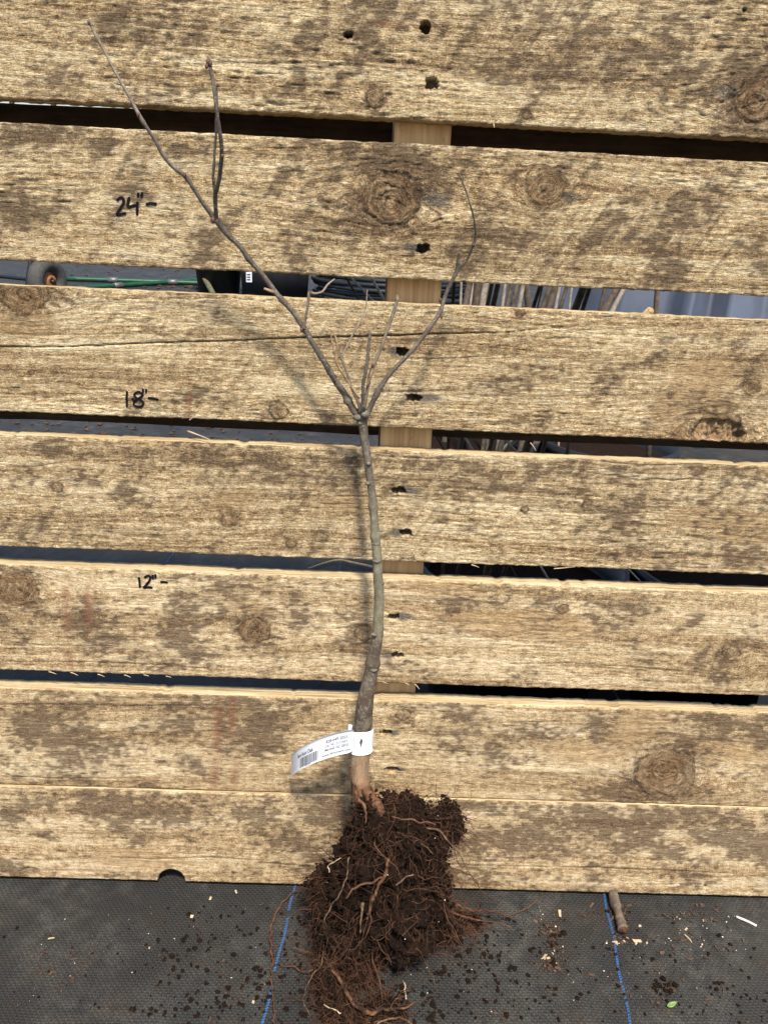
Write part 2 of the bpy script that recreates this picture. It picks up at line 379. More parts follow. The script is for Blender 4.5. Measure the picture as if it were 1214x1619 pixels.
# dark stains: px, py, rx, ry, angle (deg, counter-clockwise on the picture), strength
ST = [(250, 45, 190, 30, 0, .45), (80, 30, 60, 25, 0, .4), (560, 60, 70, 45, 50, .5), (620, 25, 40, 30, 60, .5), (480, 120, 60, 30, 50, .35), (900, 60, 60, 90, -50, .55), (1010, 110, 70, 45, 60, .6), (1150, 130, 90, 70, 0, .65), (760, 30, 50, 25, 0, .4),
      (90, 225, 110, 18, 0, .6), (230, 245, 80, 16, 0, .6), (130, 310, 60, 30, 50, .5), (60, 335, 40, 30, 40, .4), (210, 290, 40, 25, 50, .4), (370, 330, 20, 65, -35, .5), (330, 380, 16, 45, -35, .5), (420, 300, 18, 60, -35, .5), (480, 350, 16, 60, -35, .55), (520, 300, 40, 40, 0, .5), (610, 255, 80, 22, 0, .65), (560, 330, 30, 40, 0, .5), (700, 270, 30, 40, -50, .45),
      (960, 370, 20, 75, -40, .7), (900, 400, 16, 50, -40, .6), (1080, 340, 22, 40, -35, .65), (1050, 410, 25, 40, -40, .5), (1205, 395, 22, 40, 0, .75), (1000, 290, 60, 25, 0, .35), (850, 370, 15, 50, -35, .45), (1130, 280, 70, 20, 0, .35), (790, 340, 14, 50, -35, .45), (720, 400, 60, 14, 0, .3),
      (110, 465, 50, 20, 0, .6), (230, 488, 60, 14, 0, .55), (360, 490, 40, 14, 0, .45), (880, 590, 110, 25, 0, .45), (1150, 545, 30, 14, 30, .7), (1050, 560, 60, 20, 20, .4), (960, 630, 60, 20, 0, .35), (760, 600, 60, 14, 0, .3), (330, 640, 60, 16, 0, .3), (80, 620, 60, 14, 0, .3), (560, 500, 60, 14, 0, .3), (1200, 560, 20, 30, 0, .4),
      (90, 712, 60, 16, 0, .75), (150, 762, 20, 22, -35, .7), (205, 760, 22, 40, -20, .6), (310, 720, 60, 18, 0, .5), (430, 740, 90, 20, 0, .7), (540, 730, 40, 40, 0, .55), (480, 790, 30, 30, 0, .35), (680, 735, 60, 18, 0, .65), (780, 745, 60, 25, 0, .55), (900, 740, 80, 25, 0, .6), (985, 825, 40, 30, 20, .75), (1010, 880, 50, 14, 0, .6), (250, 790, 30, 30, 0, .4), (720, 800, 50, 30, -30, .35), (880, 790, 40, 20, 0, .45), (1130, 745, 80, 14, 0, .4), (1180, 870, 40, 25, 0, .45), (100, 830, 60, 12, 0, .25),
      (25, 1000, 50, 25, 0, .5), (150, 985, 35, 55, -10, .65), (70, 970, 40, 20, 0, .5), (300, 985, 28, 50, -15, .75), (310, 1030, 25, 16, 0, .8), (370, 935, 60, 16, 0, .5), (200, 960, 30, 40, 0, .35), (715, 960, 30, 50, -40, .75), (790, 950, 50, 30, 0, .4), (930, 990, 90, 30, 0, .6), (1000, 960, 70, 25, 0, .5), (1105, 974, 14, 14, -40, .9), (860, 940, 40, 20, 0, .5), (1100, 1050, 90, 16, 0, .4), (480, 960, 40, 40, 0, .4), (640, 1060, 40, 12, 0, .45), (540, 1010, 30, 40, 0, .4), (1190, 990, 30, 40, 0, .4), (240, 1050, 40, 14, 0, .5),
      (60, 1150, 70, 40, 0, .55), (130, 1180, 60, 45, 0, .75), (270, 1140, 35, 45, -20, .6), (390, 1160, 50, 50, -20, .7), (330, 1220, 50, 25, 0, .6), (470, 1130, 40, 30, 0, .45), (700, 1130, 60, 20, 0, .45), (940, 1160, 30, 40, -20, .65), (1150, 1150, 80, 25, 0, .8), (1000, 1255, 50, 16, 0, .85), (1090, 1180, 30, 60, -40, .6), (800, 1200, 60, 20, 0, .4), (1195, 1230, 30, 25, 0, .6), (850, 1150, 40, 20, 0, .4), (680, 1160, 30, 30, 0, .4), (520, 1220, 60, 25, 0, .5),
      (30, 1280, 50, 35, 0, .75), (60, 1315, 40, 12, 0, .9), (180, 1285, 50, 30, 0, .8), (290, 1280, 60, 30, 0, .75), (200, 1335, 25, 25, 0, .6), (400, 1280, 60, 25, 0, .5), (470, 1330, 50, 40, 0, .75), (520, 1290, 40, 35, 0, .8), (390, 1370, 40, 14, 0, .6), (15, 1365, 25, 18, 0, .75), (770, 1330, 50, 30, 0, .55), (850, 1320, 70, 25, 0, .65), (960, 1300, 100, 30, 0, .95), (1000, 1335, 60, 25, 0, .8), (1120, 1310, 90, 25, 0, .85), (1190, 1330, 40, 25, 0, .9), (1060, 1290, 100, 16, 0, .8), (1050, 1355, 60, 14, 0, .4), (760, 1280, 60, 10, 0, .6), (680, 1370, 60, 16, 0, .4), (890, 1385, 60, 10, 0, .4), (1100, 1385, 80, 10, 0, .4), (120, 1380, 60, 8, 0, .4)]
RU = [(612, 38, 22, 4, 0), (345, 1150, 7, 60, 0), (368, 1130, 6, 40, 0), (340, 1220, 8, 40, 0), (105, 960, 7, 45, 0), (140, 960, 6, 40, 0), (110, 1040, 6, 20, 0), (372, 1225, 8, 25, 0), (300, 640, 4, 30, 0)]
FR = [(560, 795, 50, 14, 0), (375, 790, 45, 20, 20), (1120, 820, 110, 16, 0), (1160, 850, 60, 10, 0), (840, 990, 120, 30, 0), (390, 960, 45, 14, 0), (1090, 640, 60, 60, 0), (40, 510, 60, 25, 0), (1000, 1160, 60, 40, 30), (1150, 1190, 60, 20, 0), (930, 1190, 70, 18, 0), (700, 930, 60, 20, 0), (220, 1355, 90, 20, 0), (1120, 590, 70, 25, 0)]
CR = [(2, .00062, .0045, [(-60, 548), (0, 548), (86, 549), (156, 546), (242, 542), (346, 539.5), (420, 536.7), (484, 534), (588, 532), (691, 528), (800, 525.5), (865, 519), (935, 514)]),
      (3, .0007, .002, [(1000, 762), (1014, 760), (1036, 757), (1066, 760), (1088, 757), (1125, 761), (1151, 759)]), (3, .0007, .002, [(930, 728), (1014, 736), (1085, 734), (1144, 731), (1190, 736)]), (3, .0006, .0015, [(900, 742), (960, 752), (1010, 747)]),
      (3, .0006, .0012, [(490, 797), (540, 796.6), (583, 796)]), (3, .0006, .0012, [(520, 784), (640, 785.5), (690, 786)]), (3, .0006, .0012, [(0, 738), (60, 737), (95, 732), (130, 731)]), (3, .0006, .0012, [(560, 712), (610, 722), (680, 725), (760, 722)]),
      (4, .0006, .0015, [(0, 1046), (140, 1047), (260, 1051), (420, 1066)]), (4, .0006, .0015, [(794, 1050), (900, 1048), (980, 1053), (1100, 1063), (1214, 1072)]), (4, .0006, .001, [(0, 1020), (160, 1021), (220, 1023)]), (4, .0006, .0010, [(700, 1008), (790, 1008), (860, 998)]),
      (5, .0006, .0012, [(0, 1114), (90, 1113), (200, 1116), (330, 1115), (420, 1119)]), (5, .0006, .0012, [(0, 1227), (90, 1230), (210, 1231)]), (5, .0005, .001, [(794, 1142), (860, 1141), (910, 1140)]), (5, .0005, .0010, [(640, 1185), (720, 1187), (800, 1192)]),
      (6, .0007, .0012, [(640, 1362), (800, 1367), (930, 1369), (1060, 1374), (1214, 1382)]), (6, .0006, .001, [(165, 1352), (240, 1356), (335, 1353), (380, 1356), (460, 1362)]), (6, .0006, .001, [(400, 1360), (520, 1370)]), (6, .0006, .0008, [(640, 1277), (760, 1281), (860, 1284)]),
      (1, .0006, .0010, [(430, 272), (520, 268), (580, 262)]), (0, .0006, .001, [(300, 95), (420, 100), (520, 98)]), (2, .0006, .0012, [(580, 620), (700, 618), (770, 616)]), (2, .0006, .0012, [(640, 567), (720, 566), (850, 558)])]

def ell(X, Vv, e):
    x, v, m = wl(e[0], e[1]); a = math.radians(-e[4]+2); dx, dv = X-x, Vv-v
    p = (dx*math.cos(a)-dv*math.sin(a))/(e[2]*m); q = (dx*math.sin(a)+dv*math.cos(a))/(e[3]*m); return p*p+q*q
EXT = .62
xs = axis([(-EXT, .02), (-.40, .00115), (.008, .0006), (.066, .00115), (.46, .02), (EXT, 1)])
SURF = {}; RG = (1.0, .95, .85, .7, .30, .28, .12)
def make_plank(i):
    vb0, vt0 = PL[i]; sd = 100+i*13
    X1 = xs; w = vt0-vb0
    if i == 6:                                           # finer columns at the half-round notch
        nxc, _, nm = wl(272, 1392); nr = 22*nm
        X1 = np.unique(np.concatenate([xs, np.linspace(nxc-nr*1.05, nxc+nr*1.05, 90)]))
    nv = 118
    vt = vt0 + (fbm(X1*5, X1*0+i, sd, 2)-.5)*.0008 + (fbm(X1*150, X1*0, sd+1, 3)-.5)*.0009
    vb = vb0 + (fbm(X1*9, X1*0+i+.5, sd+2, 3)-.5)*.0016 + (noise2(X1*300, X1*0, sd+3)-.5)*.0008
    if i == 6:
        vb = vb*.0 + .0004 + (noise2(X1*200, X1*0, sd+3)-.5)*.0005
        q = np.clip(1-((X1-nxc)/nr)**2, 0, 1); vb = np.maximum(vb, np.sqrt(q)*nr*1.05)
        vt = vt*0 + vt0 + (fbm(X1*30, X1*0, sd, 3)-.5)*.0006
    if i in (3, 4, 5): vt -= np.maximum(0, fbm(X1*60, X1*0+3, sd+9, 4)-.66)*.010     # chipped top corners
    tt = np.linspace(0, 1, nv); X = np.repeat(X1[:, None], nv, 1); Vv = vb[:, None]+(vt-vb)[:, None]*tt[None, :]
    # grain flows round the knots
    Vw = Vv.copy(); knot = np.zeros_like(X); dark = np.zeros_like(X); H = np.zeros_like(X); swirl = np.zeros_like(X)
    Vw += (fbm(X*4, Vv*10, sd+20, 3)-.5)*.012
    for kx, ky, kr, kp, kind in KN:
        if kp != i: continue
        x, v, m = wl(kx, ky); r = kr*m; dx, dv = (X-x)/1.15, Vv-v
        d2 = dx*dx+dv*dv; d = np.sqrt(d2); an = np.arctan2(dv, dx)
        far = (dx/1.9)**2+dv*dv
        Vw -= dv*np.minimum(1, r*r/np.maximum(far, 1e-9))*.62
        rr = r*(1+.22*(fbm(np.cos(an)*2+kx, np.sin(an)*2, sd+31, 3)-.5)*2)
        inside = sstep(1.06, .92, d/rr); ring = np.exp(-((d/rr-1.02)/.10)**2)
        halo = np.exp(-np.maximum(0, d/rr-1)**2/.5)*(d > rr*.9)
        Vw = np.where(inside > .5, d*1.0+(fbm(X*70, Vv*70, sd+36, 4)-.5)*.013+.3*kr, Vw)
        knot = np.maximum(knot, np.maximum(inside*(.86 if kr > 20 else .7), halo*.34)); swirl = np.maximum(swirl, halo)
        dark = np.maximum(dark, ring*.38*sstep(.35, .6, fbm(X*400, Vv*400, sd+7, 2)))
        if kind == 1:
            H += inside*.0001 - ring*.0004
            if kr > 20:                                   # radial checks in the heart of the knot
                for a0 in np.random.default_rng(int(kx)).uniform(0, 6.28, 3 if kr > 30 else 2):
                    da = np.abs(dx*math.sin(a0)-dv*math.cos(a0)); al = dx*math.cos(a0)+dv*math.sin(a0)
                    c = np.exp(-(da/.0007)**2)*sstep(0, r*.1, al)*sstep(r*.75, r*.5, al); c = c*sstep(.35, .6, fbm(al*300+dx*0, da*0, sd+41, 2)+.15); H -= c*.0012; dark = np.maximum(dark, c*.6)
        else:
            bx = (X-x)/(r*1.15); bv = (Vv-v)/(r*.62); rad = np.sqrt(bx*bx+bv*bv)+(fbm(X*160, Vv*160, sd+8, 3)-.5)*.55
            br = sstep(1.05, .8, rad); ch = fbm(X*230, Vv*90, sd+9, 4)
            H -= br*(.0028+.007*np.abs(ch-.5)*2.2); knot = np.maximum(knot*(1-br), br*.05); dark = np.maximum(dark*(1-.8*br), br*sstep(.43, .36, ch)*.5); brk = br; RB = br
    # rough-sawn relief
    G = Vw + swirl*(fbm(X*150, Vv*150, sd+33, 3)-.5)*.006
    f1 = fbm(X*120, G*760, sd+40, 2); f2 = fbm(X*95, G*900, sd+44, 3); f3 = fbm(X*26, G*190, sd+48, 3)
    rough = .55+.9*sstep(.35, .65, fbm(X*7, Vv*16, sd+52, 3))
    rough *= (1, 1, .9, .75, .42, .40, .30)[i]
    H += rough*((f1-.5)*.0016 + (f3-.5)*.0008 - np.maximum(0, f2-.58)*.0016)
    H += (np.sin((X*math.cos(.5)+Vv*math.sin(.5)*.0 - Vv*.45)*620+6*fbm(X*5, Vv*5, sd+3, 2))*.00008)*(i < 4)
    H += swirl*(fbm(X*330, Vv*330, sd+60, 3)-.5)*.0026
    if i != 2: brk = 0
    grey = np.zeros_like(X); stain = np.zeros_like(X); rust = np.zeros_like(X); fresh = np.zeros_like(X)
    for hx, hy, hw, hh, gl, hp in HO:
        if hp != i: continue
        x, v, m = wl(hx, hy); p = (X-x)/(max(hw, .01)*m*1.0); q = (Vv-v)/(hh*m*1.12)
        rad = (np.abs(p)**2.6+np.abs(q)**2.6)**(1/2.6) + (fbm(X*420, Vv*420, sd+70, 3)-.5)*.9
        hole = sstep(1.08, .82, rad)*(hw > 0); H -= hole*.012; dark = np.maximum(dark, hole*.55)
        if gl:
            ex = (X-(x+gl*m*.45))/(abs(gl)*m*.75); ev = (Vv-v-.0006)/(hh*m*1.8*(1-.35*np.clip(np.abs(ex), 0, 1)))
            grey = np.maximum(grey, sstep(1.15, .35, np.sqrt(ex*ex+ev*ev)+(fbm(X*60, Vv*320, sd+73, 3)-.5)*.5))
    Xd = X+(fbm(X*38, Vv*38, sd+75, 4)-.5)*.034; Vd = Vv+(fbm(X*38+9, Vv*38, sd+77, 4)-.5)*.030
    for e in ST:
        stain = np.maximum(stain, e[5]*np.exp(-ell(Xd, Vd, e)*.7))
    for e in RU: rust = np.maximum(rust, np.exp(-ell(X, Vv, e)))
    if i == 2: rust = np.maximum(rust, RB*.45)
    for e in FR: fresh = np.maximum(fresh, sstep(1.2, .5, ell(X, Vv, e)+(fbm(X*40, Vv*90, sd+80, 3)-.5)*1.3))
    fresh = np.maximum(fresh, brk)
    n1 = fbm(X*42+i*5, Vv*60, sd+85, 6)-.5; n2 = fbm(X*190, Vv*330, sd+86, 4)-.5; n3 = fbm(X*8+i*7, Vv*18, sd+88, 3)-.5
    dg = fbm((X-Vv*.6)*85, (Vv+X)*9, sd+87, 4)-.5                                  # the diagonal marks of the saw
    gr = fbm(X*70, G*620, sd+84, 3)-.5
    dgw = (1.1, 1.2, .7, .5, .15, .1, .1)[i]
    fld = stain*1.05*(1-.6*fresh) + swirl*.28
    q = fld + n1*1.25 + n2*1.0 + n3*.75 + dg*dgw + gr*(.25+.5*RG[i]) + (.04, .04, -.08, .07, .06, .06, .10)[i]
    saw = sstep(.60, .82, noise2((X-Vv*.62)*270, (X+Vv)*14, sd+21))*sstep(.42, .62, fbm(X*16, Vv*22, sd+22, 3))*(.42, .48, .30, .30, .05, .05, .05)[i]
    lng = sstep(.86, .97, 1-np.abs(noise2(X*2.2+i, G*210, sd+23)-.5)*2)*sstep(.40, .60, fbm(X*9, Vv*40, sd+24, 3))*(.10, .15, .25, .45, .55, .55, .45)[i]
    soft = sstep(.16, 1.02, q)*(.80+.9*n2); spk = sstep(.42, .80, q+n2*.8+gr*.5)*.45; stain = np.clip(soft + spk*.8 + .16*sstep(.0, .40, q) + saw + lng, 0, 1); H -= lng*.0004 + saw*.0003
    for cp, cw, cdp, pts in CR:
        if cp != i: continue
        P = np.array([wl(*p)[:2] for p in pts])
        vc = np.interp(X, P[:, 0], P[:, 1], left=9, right=9); vc = vc + (fbm(X*120, X*0, sd+90, 3)-.5)*.0007
        ends = sstep(P[0, 0], P[0, 0]+.012, X)*sstep(P[-1, 0], P[-1, 0]-min(.10, .4*(P[-1, 0]-P[0, 0])), X); wid = cw*(.55+.9*noise2(X*25, X*0, sd+91))*(.5+.5*ends); c = np.exp(-((Vv-vc)/wid)**2)*(.25+.75*ends)*(X < P[-1, 0])*(X > P[0, 0]); H -= c*cdp*.6; dark = np.maximum(dark, c*.85)
        H += np.exp(-((Vv-vc+.0018)/.0012)**2)*.0003
    if i == 6:                                            # eased lower arris and milled lines
        H -= sstep(.0035, 0, Vv-vb[:, None])*.0028
        x, v, m = wl(50, 1376); q = ((X-x)/(15*m))**2+((Vv-v)/(8*m))**2; H -= sstep(1.1, .8, q)*.0015; stain = np.maximum(stain, sstep(1.1, .8, q)*.8)
    e = np.minimum(Vv-vb[:, None], vt[:, None]-Vv); H -= np.clip(1-e/.0012, 0, 1)**2*.0010
    # P7 stands a hair in front of P6
    base = {5: .0, 6: -.0018}.get(i, 0.0) + (fbm(X*2.2, X*0, sd+95, 2)-.5)*.0012*(i not in (5, 6))
    Y = base - H; Y[:, 0] = np.maximum(Y[:, 0], base if np.isscalar(base) else base[:, 0]); 
    bk = [.004, .0085, .013, T-.0012]
    cols = [np.stack([X, Y, Vv], -1)]; nn = len(X1)
    for d in bk:
        j = (noise2(X1*140, X1*0+d*900, sd+97)-.5)*.0006*(1 if i != 5 and i != 6 else .3)
        cols.append(np.stack([X1, X1*0+d, vt+.0002+j-.0003*(d > .016)], -1)[:, None])
    cols.append(np.stack([X1, X1*0+T, vt-.001], -1)[:, None]); cols.append(np.stack([X1, X1*0+T, vb+.001], -1)[:, None])
    for d in bk[::-1]: cols.append(np.stack([X1, X1*0+d, vb+(0 if i == 6 else -.0002)], -1)[:, None])
    A = np.concatenate(cols, 1); k = A.shape[1]
    id_ = np.arange(nn*k).reshape(nn, k); nxt = np.roll(id_, -1, 1)
    F = np.stack([id_[:-1], id_[1:], nxt[1:], nxt[:-1]], -1).reshape(-1, 4)
    def pad(a, top, rest): 
        return np.concatenate([a, np.repeat(top[:, None], 4, 1), np.repeat(rest[:, None], 6, 1)], 1)
    z0 = X1*0
    gcv = np.concatenate([np.stack([X, G, X*0+i*1.7], -1)] + [np.stack([X1, vt+d, X1*0+i*1.7+.4], -1)[:, None] for d in bk+[T]] + [np.stack([X1, vb-d, X1*0+i*1.7+.8], -1)[:, None] for d in [T]+bk[::-1]], 1)
    o = mesh_obj('plank', A.reshape(-1, 3), F, M['wood'], pal)
    st_top = z0 + np.clip((fbm(X1*20, z0, sd+99, 3)-.55)*1.2, 0, .5)
    a1 = np.stack([pad(knot, z0, z0), pad(stain, st_top, z0+.3), pad(dark, z0, z0), pad(X*0+RG[i], z0+RG[i], z0+RG[i])], -1)
    a2 = np.stack([pad(grey, z0, z0), pad(rust, z0, z0), pad(fresh, z0, z0), pad(X*0+1, z0+1, z0+1)], -1)
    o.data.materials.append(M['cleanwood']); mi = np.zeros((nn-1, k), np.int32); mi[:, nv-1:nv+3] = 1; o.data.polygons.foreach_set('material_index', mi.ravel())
    attr(o, 'gc', gcv, 'FLOAT_VECTOR'); attr(o, 'mask', a1); attr(o, 'mask2', a2)
    SURF[i] = (X1, vb, vt, Y, nv)
    return o
PLANKS = [make_plank(i) for i in range(7)]
def face_y(i, x, v):
    X1, vb, vt, Y, nv = SURF[i]; a = int(np.clip(np.searchsorted(X1, x)-1, 0, len(X1)-2)); t = (v-vb[a])/(vt[a]-vb[a])*(nv-1)
    b = int(np.clip(t, 0, nv-2)); fx = (x-X1[a])/(X1[a+1]-X1[a]); fv = np.clip(t-b, 0, 1)
    return (Y[a, b]*(1-fx)+Y[a+1, b]*fx)*(1-fv)+(Y[a, b+1]*(1-fx)+Y[a+1, b+1]*fx)*fv
def slab(name, x0, x1, y0, y1, z0, z1, m, n=60, seed=0, amp=.0012, parent=pal):
    """a plain board with slightly uneven edges"""
    X = np.linspace(x0, x1, n); sec = []
    j = lambda k: (fbm(X*14, X*0+k, seed+k, 3)-.5)*2*amp
    for y, z in ((y0, z0), (y0, z1), (y1, z1), (y1, z0)): sec.append(np.stack([X, X*0+y, z+j(int(z*1000) % 97)], -1)[:, None])
    A = np.concatenate(sec, 1); id_ = np.arange(n*4).reshape(n, 4); nx_ = np.roll(id_, -1, 1)
    F = [tuple(q) for q in np.stack([id_[:-1], id_[1:], nx_[1:], nx_[:-1]], -1).reshape(-1, 4)]+[(3, 2, 1, 0), tuple(id_[-1])]
    return mesh_obj(name, A.reshape(-1, 3), F, m, parent, False)
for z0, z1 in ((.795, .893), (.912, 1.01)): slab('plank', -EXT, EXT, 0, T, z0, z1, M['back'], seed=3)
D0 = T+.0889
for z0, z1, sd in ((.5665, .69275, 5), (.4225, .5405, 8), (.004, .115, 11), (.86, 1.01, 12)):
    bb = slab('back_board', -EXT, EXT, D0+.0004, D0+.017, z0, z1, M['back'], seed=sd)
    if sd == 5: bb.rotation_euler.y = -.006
for x0, x1 in ((.0158, .0584), (-.60, -.557), (.557, .60)):
    V, Fc = box(x0, x1, T+.0003, D0, .002, 1.008); o = mesh_obj('stringer', V, Fc, M['stringer'], pal, False)
# dark knots and nail marks on the stringer where it shows in the gaps
def splinter(i, pts, off, r=.0005, m='straw'):
    P = [wall(x, y, o)[0] for (x, y), o in zip(pts, off)]; P, R = smooth_path(W2L(P), np.linspace(r, r*.35, len(pts)), 4)
    V, Fc, _ = tube(P, R, 5); return mesh_obj('splinter', V, Fc, M[m], PLANKS[i])
splinter(3, [(296, 681), (312, 687), (332, 695)], (-.010, -.004, .0012), .0009)
for i, x, y, dx, dy in ((4, 78, 1062, 12, 4), (4, 112, 1063, 12, 5), (4, 155, 1066, 11, 4), (4, 197, 1067, 10, 4), (4, 228, 1067, 8, 2), (4, 263, 1069, 8, 2), (4, 655, 1081, 8, 9), (4, 604, 1078, 9, 3), (4, 640, 1080, 7, 3), (4, 560, 1075, 6, 2),
                        (2, 300, 664, 7, -6), (0, 780, 196, 1, 6), (3, 875, 899, 34, -3), (3, 838, 700, 9, 13), (1, 848, 243, 10, -4), (3, 745, 893, 12, 4), (2, 1120, 694, 12, 3)):
    splinter(i, [(x, y), (x+dx*.5, y+dy*.4), (x+dx, y+dy)], (-.001, .0, .0010), .00055)

# handwritten marks
INK = {1: (1.99, 0, 0, .00105, [[(369, 632), (378, 623), (388, 625), (390, 637), (381, 655), (369, 675), (384, 674), (399, 671)], [(408, 620), (404, 649), (420, 648), (434, 645)], [(434, 634), (433, 652), (433, 678)], [(437, 606), (435, 621)], [(449, 604), (446, 622)], [(460, 643), (476, 640), (495, 642)]]),
       2: (2.89, 0, 400, .00098, [[(583, 630), (581, 666), (582, 705)], [(603, 668), (609, 666), (615, 665)], [(650, 643), (635, 634), (618, 644), (620, 658), (640, 668), (656, 684), (650, 699), (630, 702), (614, 694), (616, 678), (636, 664), (652, 652), (650, 643)], [(655, 619), (655, 641)], [(670, 620), (669, 638)], [(678, 661), (702, 665), (727, 670)]]),
       4: (2.89, 0, 780, .00102, [[(636, 382), (639, 406), (642, 431)], [(661, 386), (675, 376), (688, 381), (685, 398), (672, 415), (658, 431), (678, 429), (699, 431)], [(699, 371), (700, 393)], [(711, 369), (712, 390)], [(734, 405), (752, 404), (769, 408)]])}
for i, (sc, ox, oy, hw, strokes) in INK.items():
    parts = []
    for st in strokes:
        Q = np.array([wl(ox+x/sc, oy+y/sc)[:2] for x, y in st]); Q, _ = smooth_path(np.c_[Q, Q[:, 0]*0], np.ones(len(Q)), 10); Q = Q[:, :2]
        L = np.r_[0, np.cumsum(np.linalg.norm(np.diff(Q, axis=0), axis=1))]; n = max(6, int(L[-1]/.0006)); s_ = np.linspace(0, L[-1], n)
        Q = np.stack([np.interp(s_, L, Q[:, 0]), np.interp(s_, L, Q[:, 1])], -1); Tn = np.gradient(Q, axis=0); Tn /= np.linalg.norm(Tn, axis=1)[:, None]
        Nn = np.stack([-Tn[:, 1], Tn[:, 0]], -1); V = []; k = 5
        wv = hw*(.85+.35*noise2(s_*300, s_*0, 3+i)); wv[0] *= .55; wv[-1] *= .5
        for a in range(n):
            for b in np.linspace(-1, 1, k):
                p = Q[a]+Nn[a]*wv[a]*b; V.append((p[0], face_y(i, p[0], p[1])-.00055, p[1]))
        Fq = [(a*k+b, (a+1)*k+b, (a+1)*k+b+1, a*k+b+1) for a in range(n-1) for b in range(k-1)]; parts.append((np.array(V), Fq))
    V, Fc = join(parts); o = mesh_obj('marking', V, Fc, M['ink'], PLANKS[i])
    o['label'] = {1: 'handwritten 24 inch mark in black marker', 2: 'handwritten 18 inch mark in black marker', 4: 'handwritten 12 inch mark in black marker'}[i]

# ------------------------------------------------------------------ seedling
base = gnd(585, 1500)[0]; base[2] = 0
sdl = empty('oak_seedling', (0, -.06, 0)); tag(sdl, 'bare root oak seedling with forked leafless stem propped against the pallet', 'seedling')
OFF = np.array([0, -.06, 0])
def limb(name, pts, mat='bark', k=10, b0=.5, b1=.6, bump=.12, seed=0, nodes=0, n=7, parent=sdl, mode='wall'):
    """pts: px, py, r px, distance in front of the planks"""
    P, R = [], []
    for x, y, r, o in pts:
        p, m = wall(x, y, o) if mode == 'wall' else gnd(x, y, o); P.append(p); R.append(r*m)
    P, R = smooth_path(P, R, n); q = np.linspace(0, 1, len(P))
    if nodes:
        rg = np.random.default_rng(seed)
        for _ in range(nodes):
            c = rg.uniform(.28 if name == 'trunk' else .05, .97); R = R*(1+.28*np.exp(-((q-c)/.010)**2))
        P = P + (fbm3(P*55, seed, 2)[:, None]-.5)*np.array([[.0016, .0012, 0]])*sstep(0, .12, q)[:, None]
    V, Fc, al = tube(P-OFF, R, k, bump, seed)
    o = mesh_obj(name, V, Fc, M[mat], parent)
    if mat == 'bark': attr(o, 'bark', b0+(b1-b0)*al, 'FLOAT')
    return o
trunk = limb('trunk', [(578, 1268, 19, .050), (571, 1245, 16, .050), (568.5, 1222, 15, .049), (569.5, 1190, 15, .048), (574, 1140, 14.3, .047), (581, 1091, 12, .045), (589, 1050, 10, .043), (596, 1012, 8.8, .042), (598.6, 976, 8.4, .041), (599.6, 953, 8.2, .040), (598.3, 900, 7.6, .039),
             (594.8, 860, 7.0, .037), (592.5, 826, 6.8, .036), (587.8, 780, 6.4, .034), (584, 752, 6.2, .033), (579, 718, 6.4, .032), (574, 678, 7.2, .031), (571.5, 657, 8.2, .030), (570, 646, 6.0, .030)], k=20, b0=0, b1=.62, bump=.09, seed=4, nodes=5, n=12)
def lift(x, y): return .050*float(sstep(470, 150, y))**1.2 if x < 420 else (.035*float(sstep(480, 280, y)) if x > 690 else 0.0)
def ring_knob(px, py, off, r, sq=.6, name='bud_scar'):
    p, m = wall(px, py, off); V = []; bm = bmesh.new(); bmesh.ops.create_icosphere(bm, subdivisions=2, radius=1)
    V = np.array([v.co[:] for v in bm.verts]); Fc = [tuple(v.index for v in f.verts) for f in bm.faces]; bm.free()
    V = V*(1+.35*(fbm3(V*1.7+px, int(px), 2)-.5))[:, None]*np.array([r*m, r*m, r*m*sq])+p-OFF
    o = mesh_obj(name, V, Fc, M['bark'], sdl); attr(o, 'bark', np.full(len(V), .44), 'FLOAT'); return o
for q in ((594, 858, .0372, 8.6, .35), (596, 886, .040, 8.0, .3), (565, 660, .033, 7, .8), (577, 655, .036, 7, 1), (571, 668, .031, 8.6, .5), (590, 1058, .047, 7, .5), (592, 1003, .046, 5, .6), (586, 1075, .048, 5, .7), (583, 733, .036, 4, .8), (581, 764, .036, 4.5, .7), (604, 922, .041, 4, .6), (561, 658, .030, 5, .7)): ring_knob(*q)
